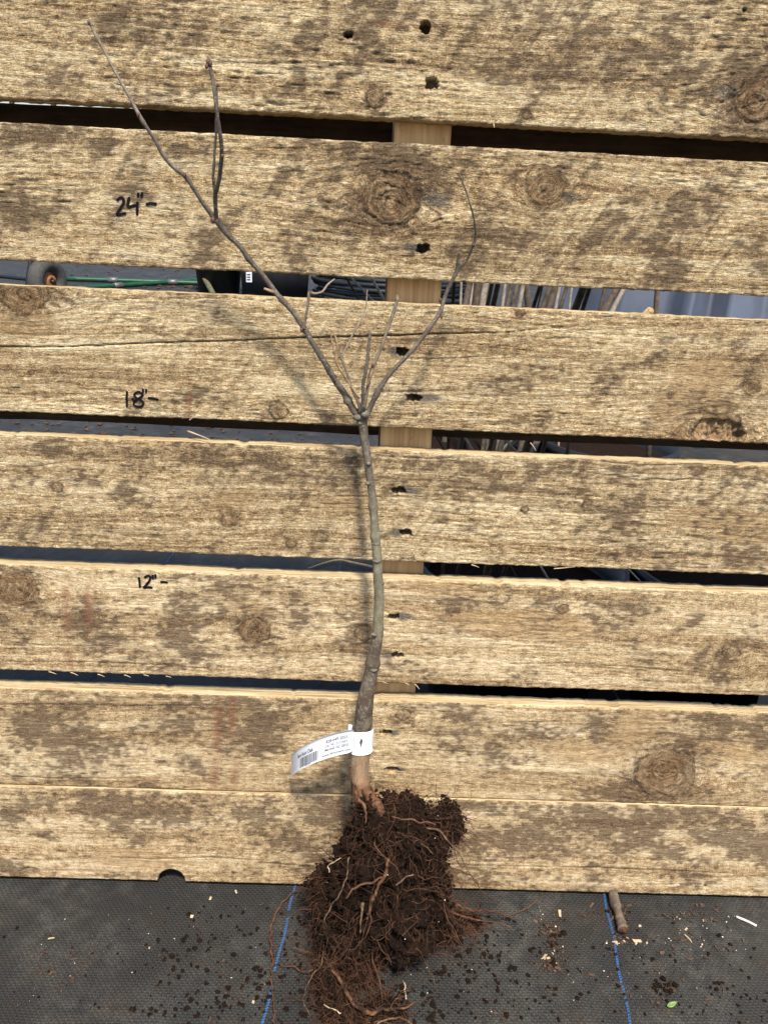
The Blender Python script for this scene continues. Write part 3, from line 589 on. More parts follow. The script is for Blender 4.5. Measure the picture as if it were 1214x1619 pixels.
LIMBS = [  # px, py, r px, distance in front of the planks
 ('branch', [(572, 660, 6, .030), (561.7, 651, 5.6, .030), (546, 625, 5, .030), (528.8, 599, 4.8, .030), (511.5, 569.5, 4.6, .030), (490.7, 536.7, 4.4, .031), (480.3, 519.4, 4.6, .031), (463, 493.4, 4.1, .032), (435.4, 462.3, 4.2, .033), (414.6, 434.6, 4.1, .034), (397.3, 413.8, 4.0, .034), (380, 389, 4.0, .034), (359, 369, 4.4, .034), (341.7, 346.7, 5.2, .034)], .62, .8, 3, 6),
 ('branch', [(343, 350, 4.2, .034), (321.6, 321.6, 3.4, .033), (304, 294, 3.3, .032), (291.5, 277.4, 3.8, .031), (266, 256, 2.9, .030), (241, 216, 2.8, .029), (221, 183, 3.0, .028), (201, 145.7, 2.5, .027), (176, 100.5, 2.3, .026), (148, 47.7, 2.2, .025), (144, 39, 2.9, .025), (139.5, 28, .8, .025)], .85, 1.0, 5, 4),
 ('branch', [(342, 348, 3.6, .034), (341.7, 325, 3.2, .035), (341.5, 305, 3.8, .036), (346, 286, 3.4, .037), (350, 241, 3.3, .038), (345.7, 196, 3.1, .038), (339, 145.7, 2.8, .038), (333, 108, 2.9, .038), (331, 98, 3.6, .038), (329, 89, 1.2, .038)], .68, .74, 7, 4),
 ('branch', [(341.7, 308, 2.6, .036), (338.5, 286, 2.2, .034), (339.5, 241, 2.1, .033), (341.5, 191, 2.0, .034), (342.5, 150, 1.8, .035), (341, 131, 1.2, .035)], .95, 1.0, 9, 3),
 ('branch', [(574, 660, 5, .031), (580.7, 654, 4.8, .032), (591, 632, 4.2, .033), (605, 607.6, 3.8, .034), (622, 585, 3.6, .034), (643, 562.6, 3.5, .034), (667, 535, 3.4, .033), (684.5, 510.7, 3.4, .032), (695, 493, 3.5, .031), (703.5, 469, 3.0, .030), (714, 445, 2.9, .029), (722.5, 426, 3.6, .028), (724, 410, 2.7, .028), (725.5, 399, 1.4, .028)], .72, .78, 11, 5),
 ('branch', [(722, 428, 2.6, .028), (729, 421, 2.2, .028), (738, 411, 2.1, .027), (747.7, 389, 2.4, .026), (752, 375, 2.0, .025), (749.7, 347.7, 1.7, .024), (741.8, 318, 1.5, .023), (732, 288.5, 1.4, .022), (728, 279, 2.1, .022), (726, 274, .7, .022)], .70, .72, 13, 2),
 ('twig', [(480.3, 519.4, 3.0, .033), (482, 508, 2.4, .035), (485.5, 490, 2.1, .037), (488, 475, 2.2, .038), (490, 464, 3.0, .038), (500, 464, 1.7, .036), (510, 460.5, 1.6, .033), (518, 450, 1.6, .030), (529, 441, 1.0, .027)], .97, 1.0, 15, 2),
 ('twig', [(573, 652, 3.6, .036), (574.5, 625, 3.0, .040), (576, 600, 2.9, .043), (580.7, 566, 2.7, .045), (584, 535, 2.5, .046), (585, 525, 1.6, .047)], .76, .82, 17, 2),
 ('twig', [(570, 651, 3.6, .034), (566, 636, 2.4, .036), (556.5, 614.5, 2.0, .038), (548, 587, 2.0, .040), (539, 562.6, 2.1, .041), (532, 538, 1.8, .042), (527, 528, 1.0, .043)], .93, .98, 19, 2),
 ('twig', [(541, 564, 1.5, .040), (548, 549, 1.4, .036), (556.5, 531.5, 1.3, .032), (570, 507, 1.4, .028), (576, 493, 1.2, .026), (579.5, 480, 1.1, .025), (580.5, 458, .7, .024)], .95, 1.0, 21, 1),
 ('twig', [(575, 648, 3.2, .038), (584, 597, 2.6, .043), (590, 580, 3.0, .045), (601.5, 552, 2.5, .045), (613.5, 517.6, 2.4, .044), (625.5, 480, 2.6, .043), (627, 473, 3.0, .043), (627.5, 466, 1.0, .043)], .93, .99, 23, 4),
]
for nm, pts, b0, b1, sd, nd in LIMBS:
    pts = [(x, y, r, o+lift(x, y)) for x, y, r, o in pts]; limb(nm, pts, 'bark', 10, b0, b1, .14, sd, nd)
limb('twig', [(568, 630, 1.6, .037), (552, 606, 1.5, .040), (545, 595, 2.3, .042), (534, 577, 2.0, .044), (529, 555, 2.0, .046), (525, 540, 1.6, .047), (523, 528, 1.2, .048)], 'dead', 8, seed=25, nodes=3)
limb('twig', [(524, 531, 1.1, .047), (529, 529, 1.4, .046), (533, 545, 1.5, .045), (536, 566, 1.2, .043)], 'dead', 8, seed=27)
limb('twig', [(580, 611, 1.9, .043), (586, 595, 2.2, .046), (589, 580, 2.0, .047), (591, 573, .8, .047)], 'dead', 8, bump=.35, seed=28)
limb('twig', [(436, 462, 2.6, .033), (427, 460, 2.6, .035), (417.5, 456, 2.0, .036)], 'dead', 8, bump=.35, seed=29)
for x, y, r, o in ((329.5, 97, 4.6, .039), (327, 104, 3.4, .040), (333, 100, 3.6, .039), (352, 246, 3.4, .039), (344, 134, 2.6, .037), (607, 551, 2.6, .046), (589, 577, 3.2, .048), (696, 474, 3.0, .031), (698, 500, 2.6, .034), (141, 35, 3.0, .026), (748.5, 387, 2.6, .027), (292, 276, 4.0, .032), (219, 181, 3.2, .029), (339, 286, 2.6, .035), (337, 347, 4.6, .036), (491, 463, 3.0, .039), (477, 521, 3.2, .033), (529, 602, 2.8, .033)):
    p, m = wall(x, y, o+lift(x, y)); bm = bmesh.new(); bmesh.ops.create_icosphere(bm, subdivisions=2, radius=1)
    V = np.array([v.co[:] for v in bm.verts]); Fc = [tuple(v.index for v in f.verts) for f in bm.faces]; bm.free()
    V = V*np.array([r*m*.85, r*m*.85, r*m*1.5])*(1-.35*np.clip(V[:, 2:3], 0, 1)); mesh_obj('bud', V+p-OFF, Fc, M['bud'], sdl)

# the clump of soil about the roots
bm = bmesh.new(); bmesh.ops.create_icosphere(bm, subdivisions=5, radius=1); ISO = np.array([v.co[:] for v in bm.verts]); ISOF = [tuple(v.index for v in f.verts) for f in bm.faces]; bm.free()
bm = bmesh.new(); bmesh.ops.create_icosphere(bm, subdivisions=1, radius=1); CRV = np.array([v.co[:] for v in bm.verts]); CRF = [tuple(v.index for v in f.verts) for f in bm.faces]; bm.free()
BL = [(588, 1306, -.062, 28, 36, .026), (642, 1304, -.058, 48, 27, .028), (706, 1300, -.042, 22, 20, .018), (610, 1350, -.062, 66, 50, .036), (668, 1350, -.055, 34, 46, .028), (560, 1400, -.066, 36, 46, .030),
      (604, 1408, -.070, 68, 50, .038), (680, 1412, -.060, 26, 42, .028), (543, 1440, -.068, 46, 36, .028), (630, 1448, -.070, 62, 30, .034), (560, 1466, -.074, 50, 28, .028), (700, 1460, -.050, 32, 10, .016), (520, 1400, -.055, 26, 18, .018)]
GB = [(528, 1512, 22, 24, .013), (572, 1512, 30, 22, .014), (518, 1550, 18, 26, .010), (560, 1548, 22, 14, .007), (610, 1596, 22, 11, .007), (535, 1600, 28, 11, .008), (738, 1458, 20, 7, .003), (580, 1622, 28, 8, .006)]
sp, pts_soil = [], []
for j, (x, y, yy, rx, rz, ry) in enumerate(BL):
    p, m = at_y(x, y, yy); d = (fbm3(ISO*2.1+j*5, 50+j, 4)-.5)*1.1 + (fbm3(ISO*7+j, 70+j, 4)-.5)*.9 + (fbm3(ISO*24+j, 73+j, 2)-.5)*.35
    V = ISO*(1+d)[:, None]*np.array([rx*m, ry, rz*m*1.15])+p
    V[:, 1] = np.minimum(V[:, 1], V[:, 2]*math.tan(LEAN)-.0025); V[:, 2] = np.maximum(V[:, 2], .001); sp.append((V-OFF, ISOF)); pts_soil.append(V)
for j, (x, y, rx, ry, h) in enumerate(GB):
    p, m = gnd(x, y, h*.4); d = (fbm3(ISO*2.1+j*5, 90+j, 4)-.5)*1.2 + (fbm3(ISO*9+j, 110+j, 3)-.5)*.7
    V = ISO*(1+d)[:, None]*np.array([rx*m, ry*m*1.25, h])+p; V[:, 2] = np.maximum(V[:, 2], .0005); sp.append((V-OFF, ISOF)); pts_soil.append(V)
V, Fc = join(sp); soil = mesh_obj('soil_clump', V, Fc, M['soil'], sdl, True)
SP = np.vstack(pts_soil); SP = SP[SP[:, 2] > .002]
def crumbs(P, S, seed=0, flat=.8):
    r = np.random.default_rng(seed); parts = []
    for p, s in zip(P, S):
        V = CRV*(1+r.uniform(-.45, .45, (len(CRV), 1)))*np.array([1, r.uniform(.6, 1), r.uniform(.5, 1)*flat]); a = r.uniform(0, 6.28); c, sn = math.cos(a), math.sin(a)
        V = V@np.array([[c, -sn, 0], [sn, c, 0], [0, 0, 1]]); parts.append((V*s+p, CRF))
    return join(parts)
# pick visible outer soil points: those facing the camera
pick = SP[rng.integers(0, len(SP), 13000)]; pick = pick + rng.normal(0, .0026, pick.shape); pick[:, 2] = np.maximum(pick[:, 2], .001)
V, Fc = crumbs(pick, np.abs(rng.normal(0, .0009, len(pick)))+.0005, 3); o = mesh_obj('soil_crumbs', V-OFF, Fc, M['soil'], sdl, False); o['kind'] = 'stuff'
# fine root hairs
def hairs(n, rmin, rmax, lmin, lmax, seed, drop=.3):
    r = np.random.default_rng(seed); parts = []
    P0 = SP[r.integers(0, len(SP), n)]
    for p in P0:
        d = r.normal(0, 1, 3); d[1] -= .6; d /= np.linalg.norm(d); L = r.uniform(lmin, lmax); k = 7; Q = [p.copy()]; st = L/k
        for _ in range(k):
            d = d+r.normal(0, .42, 3)-np.array([0, 0, drop*.3]); d /= np.linalg.norm(d); q = Q[-1]+d*st; q[2] = max(q[2], .0012); q[1] = min(q[1], q[2]*math.tan(LEAN)-.002); Q.append(q)
        rad = r.uniform(rmin, rmax); V, Fc, _ = tube(np.array(Q), np.linspace(rad, rad*.4, k+1), 3, cap=False); parts.append((V, Fc))
    V, Fc = join(parts); return V-OFF, Fc
for cnt, a, b, l0, l1, sd, m in ((6500, .00015, .00034, .006, .024, 1, 'root'), (500, .00012, .00024, .010, .030, 2, 'root_pale'), (900, .00014, .00034, .025, .062, 4, 'root'), (120, .0003, .0006, .02, .05, 3, 'root')):
    V, Fc = hairs(cnt, a, b, l0, l1, sd); o = mesh_obj('fine_roots', V, Fc, M[m], sdl); o['kind'] = 'stuff'
V, Fc = crumbs(SP[rng.integers(0, len(SP), 70)]+np.array([0, -.001, .001]), rng.uniform(.0004, .0009, 70), 9); o = mesh_obj('perlite_grains', V-OFF, Fc, M['perlite'], sdl, False); o['kind'] = 'stuff'
def front_y(py): return float(np.interp(py, [1240, 1300, 1360, 1420, 1470, 1500], [-.066, -.096, -.104, -.112, -.116, -.110]))
def root(pts, mat, sc=2.89, ox=400, oy=1200, z=.004, bump=.3, seed=0, gfrom=1480):
    P, R = [], []
    for q in pts:
        x, y, r = ox+q[0]/sc, oy+q[1]/sc, q[2]/sc; yy = q[3] if len(q) > 3 else None
        if yy is None and y > gfrom: p, m = gnd(x, y, z+r*.0006)
        else: p, m = at_y(x, y, front_y(y) if yy is None else yy)
        p = p.copy(); p[2] = max(p[2], .0015); P.append(p); R.append(r*m)
    P, R = smooth_path(P, R, 7); R = R*.78; P = P+(np.stack([fbm3(P*170+q*9, seed+q, 2) for q in range(3)], -1)-.5)*.004; V, Fc, _ = tube(P-OFF, R, 8, bump, seed); return mesh_obj('root', V, Fc, M[mat], sdl)
root([(300, 560, 4, -.04), (270, 575, 5, -.035), (210, 595, 5, -.012), (150, 650, 5, -.018), (95, 740, 6, -.040), (80, 820, 6, -.06), (88, 920, 6, -.085), (85, 1000, 5, -.1), (95, 1100, 5, -.125), (97, 1225, 4, -.155)], 'root', seed=1)
root([(440, 450, 4), (430, 520, 4), (395, 610, 4), (370, 660, 4), (325, 740, 4), (325, 830, 4), (318, 910, 4), (280, 980, 3), (240, 1050, 3), (232, 1120, 3), (262, 1175, 2)], 'root_pale', z=.022, seed=2)
root([(330, 930, 8), (385, 985, 10), (410, 1040, 11), (440, 1095, 11), (490, 1140, 12), (540, 1160, 12), (590, 1150, 10), (650, 1142, 8), (710, 1130, 5), (740, 1105, 3)], 'root_orange', z=.016, seed=3, bump=.4)
root([(510, 660, 10), (500, 700, 7), (488, 800, 4)], 'root_pale', seed=4)
root([(425, 635, 5), (470, 585, 6), (550, 560, 7), (590, 540, 4)], 'root', seed=5)
root([(620, 455, 8), (605, 520, 11), (570, 590, 8), (545, 640, 10), (530, 700, 11), (515, 730, 5)], 'root_orange', seed=6, bump=.5)
root([(650, 580, 5), (690, 545, 5), (735, 528, 3)], 'root_pale', seed=7)
root([(860, 485, 3, -.06), (950, 510, 4, -.05), (1010, 550, 3, -.045), (1050, 610, 3, -.035), (1125, 658, 2, -.02)], 'root', seed=8)
root([(640, 272, 4), (740, 280, 5), (835, 300, 5)], 'root', seed=9)
root([(765, 380, 3), (795, 405, 3), (825, 432, 2)], 'root_pale', seed=10)
root([(180, 862, 3), (260, 885, 5), (320, 895, 5), (380, 905, 4)], 'root', z=.006, seed=11)
root([(455, 110, 8, -.064), (475, 165, 11, -.068), (505, 205, 9, -.076), (520, 270, 5, -.086), (518, 300, 3, -.09)], 'root_orange', seed=12)
root([(520, 130, 32, -.046), (540, 175, 36, -.052), (575, 215, 30, -.062), (600, 250, 22, -.066)], 'root_orange', seed=13, bump=.28)
root([(685, 1005, 3), (697, 1050, 4), (706, 1098, 3)], 'straw', z=.006, seed=14)
root([(325, 1118, 3), (355, 1140, 4), (385, 1152, 4), (410, 1160, 3)], 'straw', z=.012, seed=15)
root([(600, 890, 2), (620, 920, 3)], 'straw', z=.012, seed=16)
root([(920, 660, 8, -.040), (1000, 690, 7, -.035), (1080, 690, 5, -.04), (1160, 715, 3, -.05)], 'root', seed=17, bump=.6)
root([(900, 690, 8, -.045), (990, 730, 6, -.05), (1060, 740, 4, -.05), (1180, 760, 2, -.06)], 'root', seed=18, bump=.6)
root([(350, 520, 3, -.085), (340, 490, 3, -.08), (370, 470, 3, -.085), (395, 450, 2, -.085)], 'straw', seed=19)
root([(270, 600, 3, -.055), (330, 610, 3, -.06), (345, 560, 3, -.07), (300, 580, 2, -.065)], 'root_pale', seed=20)
root([(650, 1150, 3), (625, 1135, 3), (640, 1110, 3), (675, 1090, 2)], 'root_pale', z=.02, seed=21)
root([(560, 1215, 6), (620, 1185, 6), (690, 1190, 6), (730, 1215, 5)], 'root_pale', z=.014, seed=22)
root([(445, 30, 4, -.066), (452, 110, 5, -.068), (455, 200, 4, -.066)], 'root_orange', seed=23)
rr = np.random.default_rng(21)
for j in range(16):                                     # more brown roots curling out of the clump
    p = SP[rr.integers(0, len(SP))]; d = rr.normal(0, 1, 3); d[1] -= .5; d[2] -= .3; d /= np.linalg.norm(d); Q = [p-d*.006]
    for _ in range(7):
        d = d+rr.normal(0, .38, 3); d /= np.linalg.norm(d); q = Q[-1]+d*.009; q[2] = max(q[2], .002); q[1] = min(q[1], q[2]*math.tan(LEAN)-.003); Q.append(q)
    a = rr.uniform(.0004, .0010); P, R = smooth_path(Q, np.linspace(a, a*.35, 8), 4); V, Fc, _ = tube(P-OFF, R, 7, .3, j); mesh_obj('root', V, Fc, M['root' if j % 3 else 'root_pale'], sdl)

# ------------------------------------------------------------------ paper tag
tg = empty('plant_tag', tuple(wall(572, 1170, .05)[0])); tag(tg, 'white printed paper strip tag looped round the seedling stem', 'tag')
TO = np.array(tg.location)
upw = np.array([0, math.sin(LEAN), math.cos(LEAN)]); HWT = 20.3
cl = [(559, 1170.5, .0555), (553, 1172, .0560), (530, 1177, .0580), (506, 1185, .0570), (487, 1193.5, .0520), (472, 1201.5, .0420), (464, 1208, .0290), (460.5, 1212, .0150)]
CP = np.array([wall(*c)[0] for c in cl]); CP, _ = smooth_path(CP, np.ones(len(CP)), 10)
CL = np.r_[0, np.cumsum(np.linalg.norm(np.diff(CP, axis=0), axis=1))]; hw = HWT*wall(500, 1180, .05)[1]
def strip(u, w, lift=0.0):             # u metres from the stem, w metres up from the axis
    u = np.asarray(u, float); P = np.stack([np.interp(u, CL, CP[:, k]) for k in range(3)], -1); Q = np.stack([np.interp(u+.0004, CL+1e-9, CP[:, k]) for k in range(3)], -1)
    Q2 = np.stack([np.interp(u-.0004, CL, CP[:, k]) for k in range(3)], -1); t = Q-Q2; t /= np.linalg.norm(t, axis=-1)[..., None]+1e-12
    n = np.cross(t, upw); n /= np.linalg.norm(n, axis=-1)[..., None]; n = np.where((n[..., 1] > 0)[..., None] & (np.abs(n[..., 1:2]) > .05), -n, n)
    return P + np.asarray(w)[..., None]*upw + n*lift
U = np.linspace(0, CL[-1], 70); Wd = np.linspace(-hw, hw, 9); UU, WW = np.meshgrid(U, Wd, indexing='ij')
sh = np.where(UU < .004, .9+.1*UU/.004, 1.0)
A = strip(UU, WW*sh, .00012); B = strip(UU, WW*sh, -.00012); n0, n1 = UU.shape; id_ = np.arange(n0*n1).reshape(n0, n1)
F1 = np.stack([id_[:-1, :-1], id_[1:, :-1], id_[1:, 1:], id_[:-1, 1:]], -1).reshape(-1, 4)
ed = np.r_[id_[:, 0], id_[-1, 1:], id_[::-1, -1][1:], id_[0, ::-1][1:-1]]; F3 = [(int(a), int(b), int(b+n0*n1), int(a+n0*n1)) for a, b in zip(ed, np.roll(ed, -1))]
mesh_obj('tag_strip', np.vstack([A.reshape(-1, 3), B.reshape(-1, 3)])-TO, [tuple(map(int, q)) for q in F1]+[tuple(int(x)+n0*n1 for x in q[::-1]) for q in F1]+F3, M['paper'], tg)
# loop round the stem
c0, m0 = wall(572.5, 1168, .0475); rx = 16.2*m0; V, n = [], 48; front = np.array([0, -math.cos(LEAN), math.sin(LEAN)])
LP, wh = [], []
for a in np.linspace(-.12*math.pi, 1.16*math.pi, n):
    e = abs(math.cos(a))**.75*(1 if math.cos(a) >= 0 else -1); f = abs(math.sin(a))**.75*(1 if math.sin(a) >= 0 else -1)
    LP.append(c0+np.array([1, 0, 0])*e*rx*1.06+front*f*rx*.92 + upw*(.0012*math.cos(a))); wh.append(hw)
LP.append(LP[-1]+np.array([-.002, -.001, 0])); wh.append(hw*1.15); LP.append(LP[-1]+np.array([-.0018, -.0035, 0])); wh.append(hw*1.35)
LP = np.array(LP); nL = len(LP); Tn = np.gradient(LP, axis=0); Nn = np.cross(Tn, upw); Nn /= np.linalg.norm(Nn, axis=1)[:, None]
rows = []
for sgn in (1, -1):
    for w in np.linspace(-1, 1, 5): rows.append(LP+upw*(np.array(wh)*w)[:, None]+Nn*sgn*.00012)
R_ = np.array(rows); V = R_.reshape(-1, 3); ii = np.arange(10*nL).reshape(10, nL); Fc = []
for a in list(range(4))+list(range(5, 9)):
    for b in range(nL-1): Fc.append((int(ii[a, b]), int(ii[a, b+1]), int(ii[a+1, b+1]), int(ii[a+1, b])))
for a, b in ((0, 5), (4, 9)):
    for c in range(nL-1): Fc.append((int(ii[a, c]), int(ii[b, c]), int(ii[b, c+1]), int(ii[a, c+1])))
mesh_obj('tag_loop', V-TO, Fc, M['paper'], tg)
def print_text(txt, u_right, w_base, size, width=None, bold=0.0):
    cu = bpy.data.curves.new('t', 'FONT'); cu.body = txt; cu.size = 1; cu.resolution_u = 3; cu.offset = bold
    to = bpy.data.objects.new('t', cu); COL.objects.link(to); dg = bpy.context.evaluated_depsgraph_get(); me = to.evaluated_get(dg).to_mesh()
    v = np.array([q.co[:] for q in me.vertices]); f = [tuple(p.vertices) for p in me.polygons]; to.evaluated_get(dg).to_mesh_clear(); bpy.data.objects.remove(to); bpy.data.curves.remove(cu)
    x0, x1 = v[:, 0].min(), v[:, 0].max(); sx = size if width is None else width/(x1-x0)
    u = u_right + (x1-v[:, 0])*sx; w = w_base+v[:, 1]*size
    return mesh_obj('printed_text', strip(u, w, .00022)-TO, f, M['print'], tg, False)
print_text('828-649-5055', .0055, hw*.34, .0042, .0185, .014)
print_text('2161 NC 213 HWY', .0050, hw*-.02, .0036, .0200, .014)
print_text('Marshall, NC 28753', .0042, hw*-.36, .0036, .0205, .014)
print_text('www.tfcnursery.com', .0022, hw*-.80, .0036, .0250, .014)
print_text('Bare Root Oak', .0370, hw*.16, .0050, .0260, .018)
print_text('REF 2756', .0405, hw*-.93, .0022, .0070)
parts = []; u = .0315; rb = random.Random(4)
while u < .0575:
    w_ = rb.choice((.0003, .0003, .0006, .0009)); Uq = np.array([u, u+w_, u+w_, u]); Wq = np.array([-.84, -.84, .02, .02])*hw
    parts.append((strip(Uq, Wq, .00022), [(0, 1, 2, 3)])); u += w_+rb.choice((.0003, .0005, .0007))
V, Fc = join(parts); mesh_obj('barcode', V-TO, Fc, M['print'], tg, False)
q = c0+np.array([rx*.80, 0, 0])+front*(rx*.80)-upw*hw*.55
V, Fc = box(-.00015, .00015, -.0001, .0001, -.0006, .0006); mesh_obj('printed_mark', V+q-TO, Fc, M['print'], tg, False)

# ------------------------------------------------------------------ litter on the fabric in front
def gp(x, y, h=0.0):
    p, m = gnd(x, y, 0); p = p.copy(); p[2] = float(gz(np.array([p[0]]), np.array([p[1]]))[0])+h; return p, m
def scatter(regions, seed):
    r = np.random.default_rng(seed); P, S = [], []
    for x, y, rx, ry, n, s0, s1 in regions:
        k = 0; n = int(n*1.15)
        while k < n:
            a, b = r.normal(0, .55, 2); px, py = x+a*rx, y+b*ry
            if py < 1395+.028*px: k += 1; continue
            s = s0*.6+(s1-s0)*r.random()**2.6*1.15; p, m = gp(px, py, s*.35); P.append(p); S.append(s); k += 1
    return np.array(P), np.array(S)
P, S = scatter([(330, 1480, 90, 70, 120, .0008, .0028), (400, 1560, 130, 60, 190, .0007, .0028), (560, 1550, 180, 80, 280, .0007, .0030), (690, 1520, 130, 80, 150, .0007, .0028), (800, 1560, 160, 70, 110, .0006, .0024), (1000, 1540, 220, 80, 170, .0006, .0024), (1150, 1590, 80, 40, 50, .0006, .002),
                (150, 1530, 160, 90, 60, .0005, .0018), (760, 1470, 60, 50, 90, .0007, .0026), (640, 1590, 120, 60, 160, .0007, .0028), (480, 1470, 50, 60, 90, .0007, .0024), (290, 1590, 60, 20, 40, .001, .003), (1050, 1565, 16, 16, 34, .0012, .004), (870, 1490, 20, 40, 40, .0012, .0034), (985, 1500, 50, 20, 30, .0008, .0022)], 5)
V, Fc = crumbs(P, S, 12, .7); tag(mesh_obj('soil_crumbs', V, Fc, M['soil'], None, False), 'dark brown soil crumbs strewn over the fabric', kind='stuff')
P, S = scatter([(600, 1560, 250, 60, 26, .0003, .0008), (900, 1520, 250, 80, 36, .0003, .0008), (200, 1500, 250, 90, 34, .0003, .0008), (870, 1470, 25, 50, 14, .0004, .0011), (985, 1490, 30, 12, 10, .0005, .0012), (1120, 1480, 80, 60, 40, .0004, .0009)], 6)
V, Fc = crumbs(P, S, 14, .7); tag(mesh_obj('pale_grit', V, Fc, M['perlite'], None, False), 'small pale grit and perlite specks on the fabric', kind='stuff')
def chips(regions, seed, m, name, label):
    r = np.random.default_rng(seed); parts = []
    for x, y, rx, ry, n in regions:
        for _ in range(n):
            a, b = r.normal(0, .6, 2); px, py = x+a*rx, y+b*ry
            if py < 1397+.028*px: continue
            p, _m = gp(px, py, .001); L, w, t = r.uniform(.0005, .0013)+.0026*r.random()**4, r.uniform(.0003, .0009)+.0008*r.random()**4, r.uniform(.0002, .0005)
            V, f = box(-L, L, -w, w, -t, t); V[:, :2] *= 1+r.uniform(-.4, .4, (8, 1)); ax = r.normal(0, .25, 2); V[:, 2] += V[:, 0]*ax[0]+V[:, 1]*ax[1]
            c, s = math.cos(r.uniform(0, 6.3)), 0; a_ = r.uniform(0, 6.3); c, s = math.cos(a_), math.sin(a_); V = V@np.array([[c, -s, 0], [s, c, 0], [0, 0, 1]]); V[:, 2] = np.maximum(V[:, 2], -.0008); parts.append((V+p, f))
    V, Fc = join(parts); return tag(mesh_obj(name, V, Fc, m, None, False), label, kind='stuff')
chips([(870, 1475, 16, 26, 45), (877, 1520, 14, 18, 30), (985, 1445, 16, 30, 34), (985, 1487, 28, 10, 24), (1080, 1440, 60, 16, 30), (940, 1450, 20, 16, 10), (1110, 1490, 60, 40, 26), (780, 1605, 30, 8, 10), (1000, 1560, 150, 50, 24), (92, 1530, 30, 26, 16), (600, 1440, 260, 20, 20), (340, 1540, 180, 60, 16)], 8, M['chip'], 'bark_litter', 'brown bark flakes littering the ground fabric')
chips([(985, 1488, 24, 8, 5), (872, 1500, 14, 40, 6), (1080, 1470, 100, 30, 6), (300, 1500, 200, 80, 5), (350, 1405, 60, 6, 4)], 9, M['straw'], 'straw_bits', 'pale broken straw bits on the ground fabric')
P = [gp(967, 1414, .005)[0], gp(972, 1432, .005)[0], gp(978, 1455, .005)[0], gp(984, 1474, .005)[0]]; Pp, R = smooth_path(P, [.0042, .0047, .0043, .0049], 16)
stk = empty('cut_stick', tuple(Pp[0])); tag(stk, 'short brown cut stick on the fabric poking out beneath the pallet', 'stick'); V, Fc, _ = tube(Pp-Pp[0], R*(1+.22*(fbm(np.arange(len(R))*.31, np.arange(len(R))*0, 3, 3)-.5)), 16, .34, 3); mesh_obj('bark', V, Fc, M['stem'], stk)
d = Pp[-1]-Pp[-2]; d /= np.linalg.norm(d); V, Fc, _ = tube(np.array([Pp[-1]-d*.001, Pp[-1]+d*.0012])-Pp[0], [.0043, .0038], 12, .3, 5); mesh_obj('cut_end', V, Fc, M['root_orange'], stk)
P = [gp(1163, 1449, .0016)[0], gp(1180, 1457, .0018)[0], gp(1195, 1465, .0016)[0]]; V, Fc, _ = tube(*smooth_path(P, [.0011, .0012, .0010], 4), 8); tag(mesh_obj('straw', V, Fc, M['perlite'], None), 'thin white straw lying on the fabric near the cut stick', 'straw')
P = [gp(1081, 1477, .0012)[0], gp(1088, 1484, .0014)[0], gp(1093, 1490, .0010)[0]]; V, Fc, _ = tube(*smooth_path(P, [.0006, .0007, .0004], 4), 6); tag(mesh_obj('straw', V, Fc, M['straw'], None), 'tiny tan straw on the fabric beside bark flakes', 'straw')
# a little green leaf
a, b = gp(1055, 1591, .0015)[0], gp(1070, 1586, .003)[0]; t = np.linspace(0, 1, 9); V = []; ax = b-a; sd = np.array([-ax[1], ax[0], 0]); sd /= np.linalg.norm(sd)
for q in t:
    w = .0022*math.sin(math.pi*(.08+.92*q)**.8)
    for s in (-1, 0, 1):
        for h in (0, .0003): V.append(a+ax*q+sd*w*s+np.array([0, 0, .0006*abs(s)+h]))
V = np.array(V); Fc = []
for i in range(8):
    for h in (0, 1):
        for s in range(2): q = (i*6+s*2+h, i*6+s*2+2+h, (i+1)*6+s*2+2+h, (i+1)*6+s*2+h); Fc.append(q if h else q[::-1])
    for s in (0, 2): Fc.append((i*6+s*2, i*6+s*2+1, (i+1)*6+s*2+1, (i+1)*6+s*2))
tag(mesh_obj('leaf', V, Fc, M['leaf'], None), 'tiny bright green leaf lying on the fabric by a soil crumb', 'leaf')
# a thin dry root lying at the plank foot
P = [gp(800, 1452, .003)[0], gp(830, 1440, .004)[0], gp(852, 1425, .006)[0], at_y(858, 1412, -.004)[0]]; V, Fc, _ = tube(*smooth_path(P, [.0004, .0006, .0006, .0003], 6), 6, .2); tag(mesh_obj('dry_rootlet', V, Fc, M['root'], None), 'thin dry brown rootlet lying against the foot of the pallet', 'root')

# ------------------------------------------------------------------ things behind the pallet
# hand truck with a pneumatic wheel
wc, m = gnd(79, 483); rw = .118; ht = empty('hand_truck', (wc[0], wc[1], 0)); tag(ht, 'hand truck with grey tyre and rusty orange rim behind the pallet', 'hand truck')
ax = np.array([.93, -.37, 0]); ax /= np.linalg.norm(ax); e2 = np.array([-ax[1], ax[0], 0]); e3 = np.array([0, 0, 1.0]); BS = np.stack([e2, e3, ax])
def wheel(c):
    th_ = np.linspace(0, 2*math.pi, 16, endpoint=False); prof = [(rw-.036+.036*math.cos(a), .040*math.sin(a)) for a in th_]
    V, Fc = lathe(prof, 40); ty = mesh_obj('wheel', V@BS+c, Fc, M['tyre'], ht)
    prof = [(.012, .030), (.030, .030), (.034, .012), (.052, .008), (.060, .028), (.066, .034), (.068, .030), (.062, -.03), (.03, -.03), (.012, -.034)]
    V, Fc = lathe(prof, 32); mesh_obj('rim', V@BS+c, Fc, M['rim'], ty)
    V, Fc = lathe([(.001, .046), (.011, .044), (.012, .02), (.001, .02)], 16); mesh_obj('hub', V@BS+c, Fc, M['blackmetal'], ty)
wheel(np.array([0, 0, rw])); wheel(-ax*.46+np.array([0, 0, rw]))
def pipe(name, P, r, mat, parent=None, k=12): V, Fc, _ = tube(*smooth_path(P, [r]*len(P), 6), k); return mesh_obj(name, V, Fc, M[mat], parent)
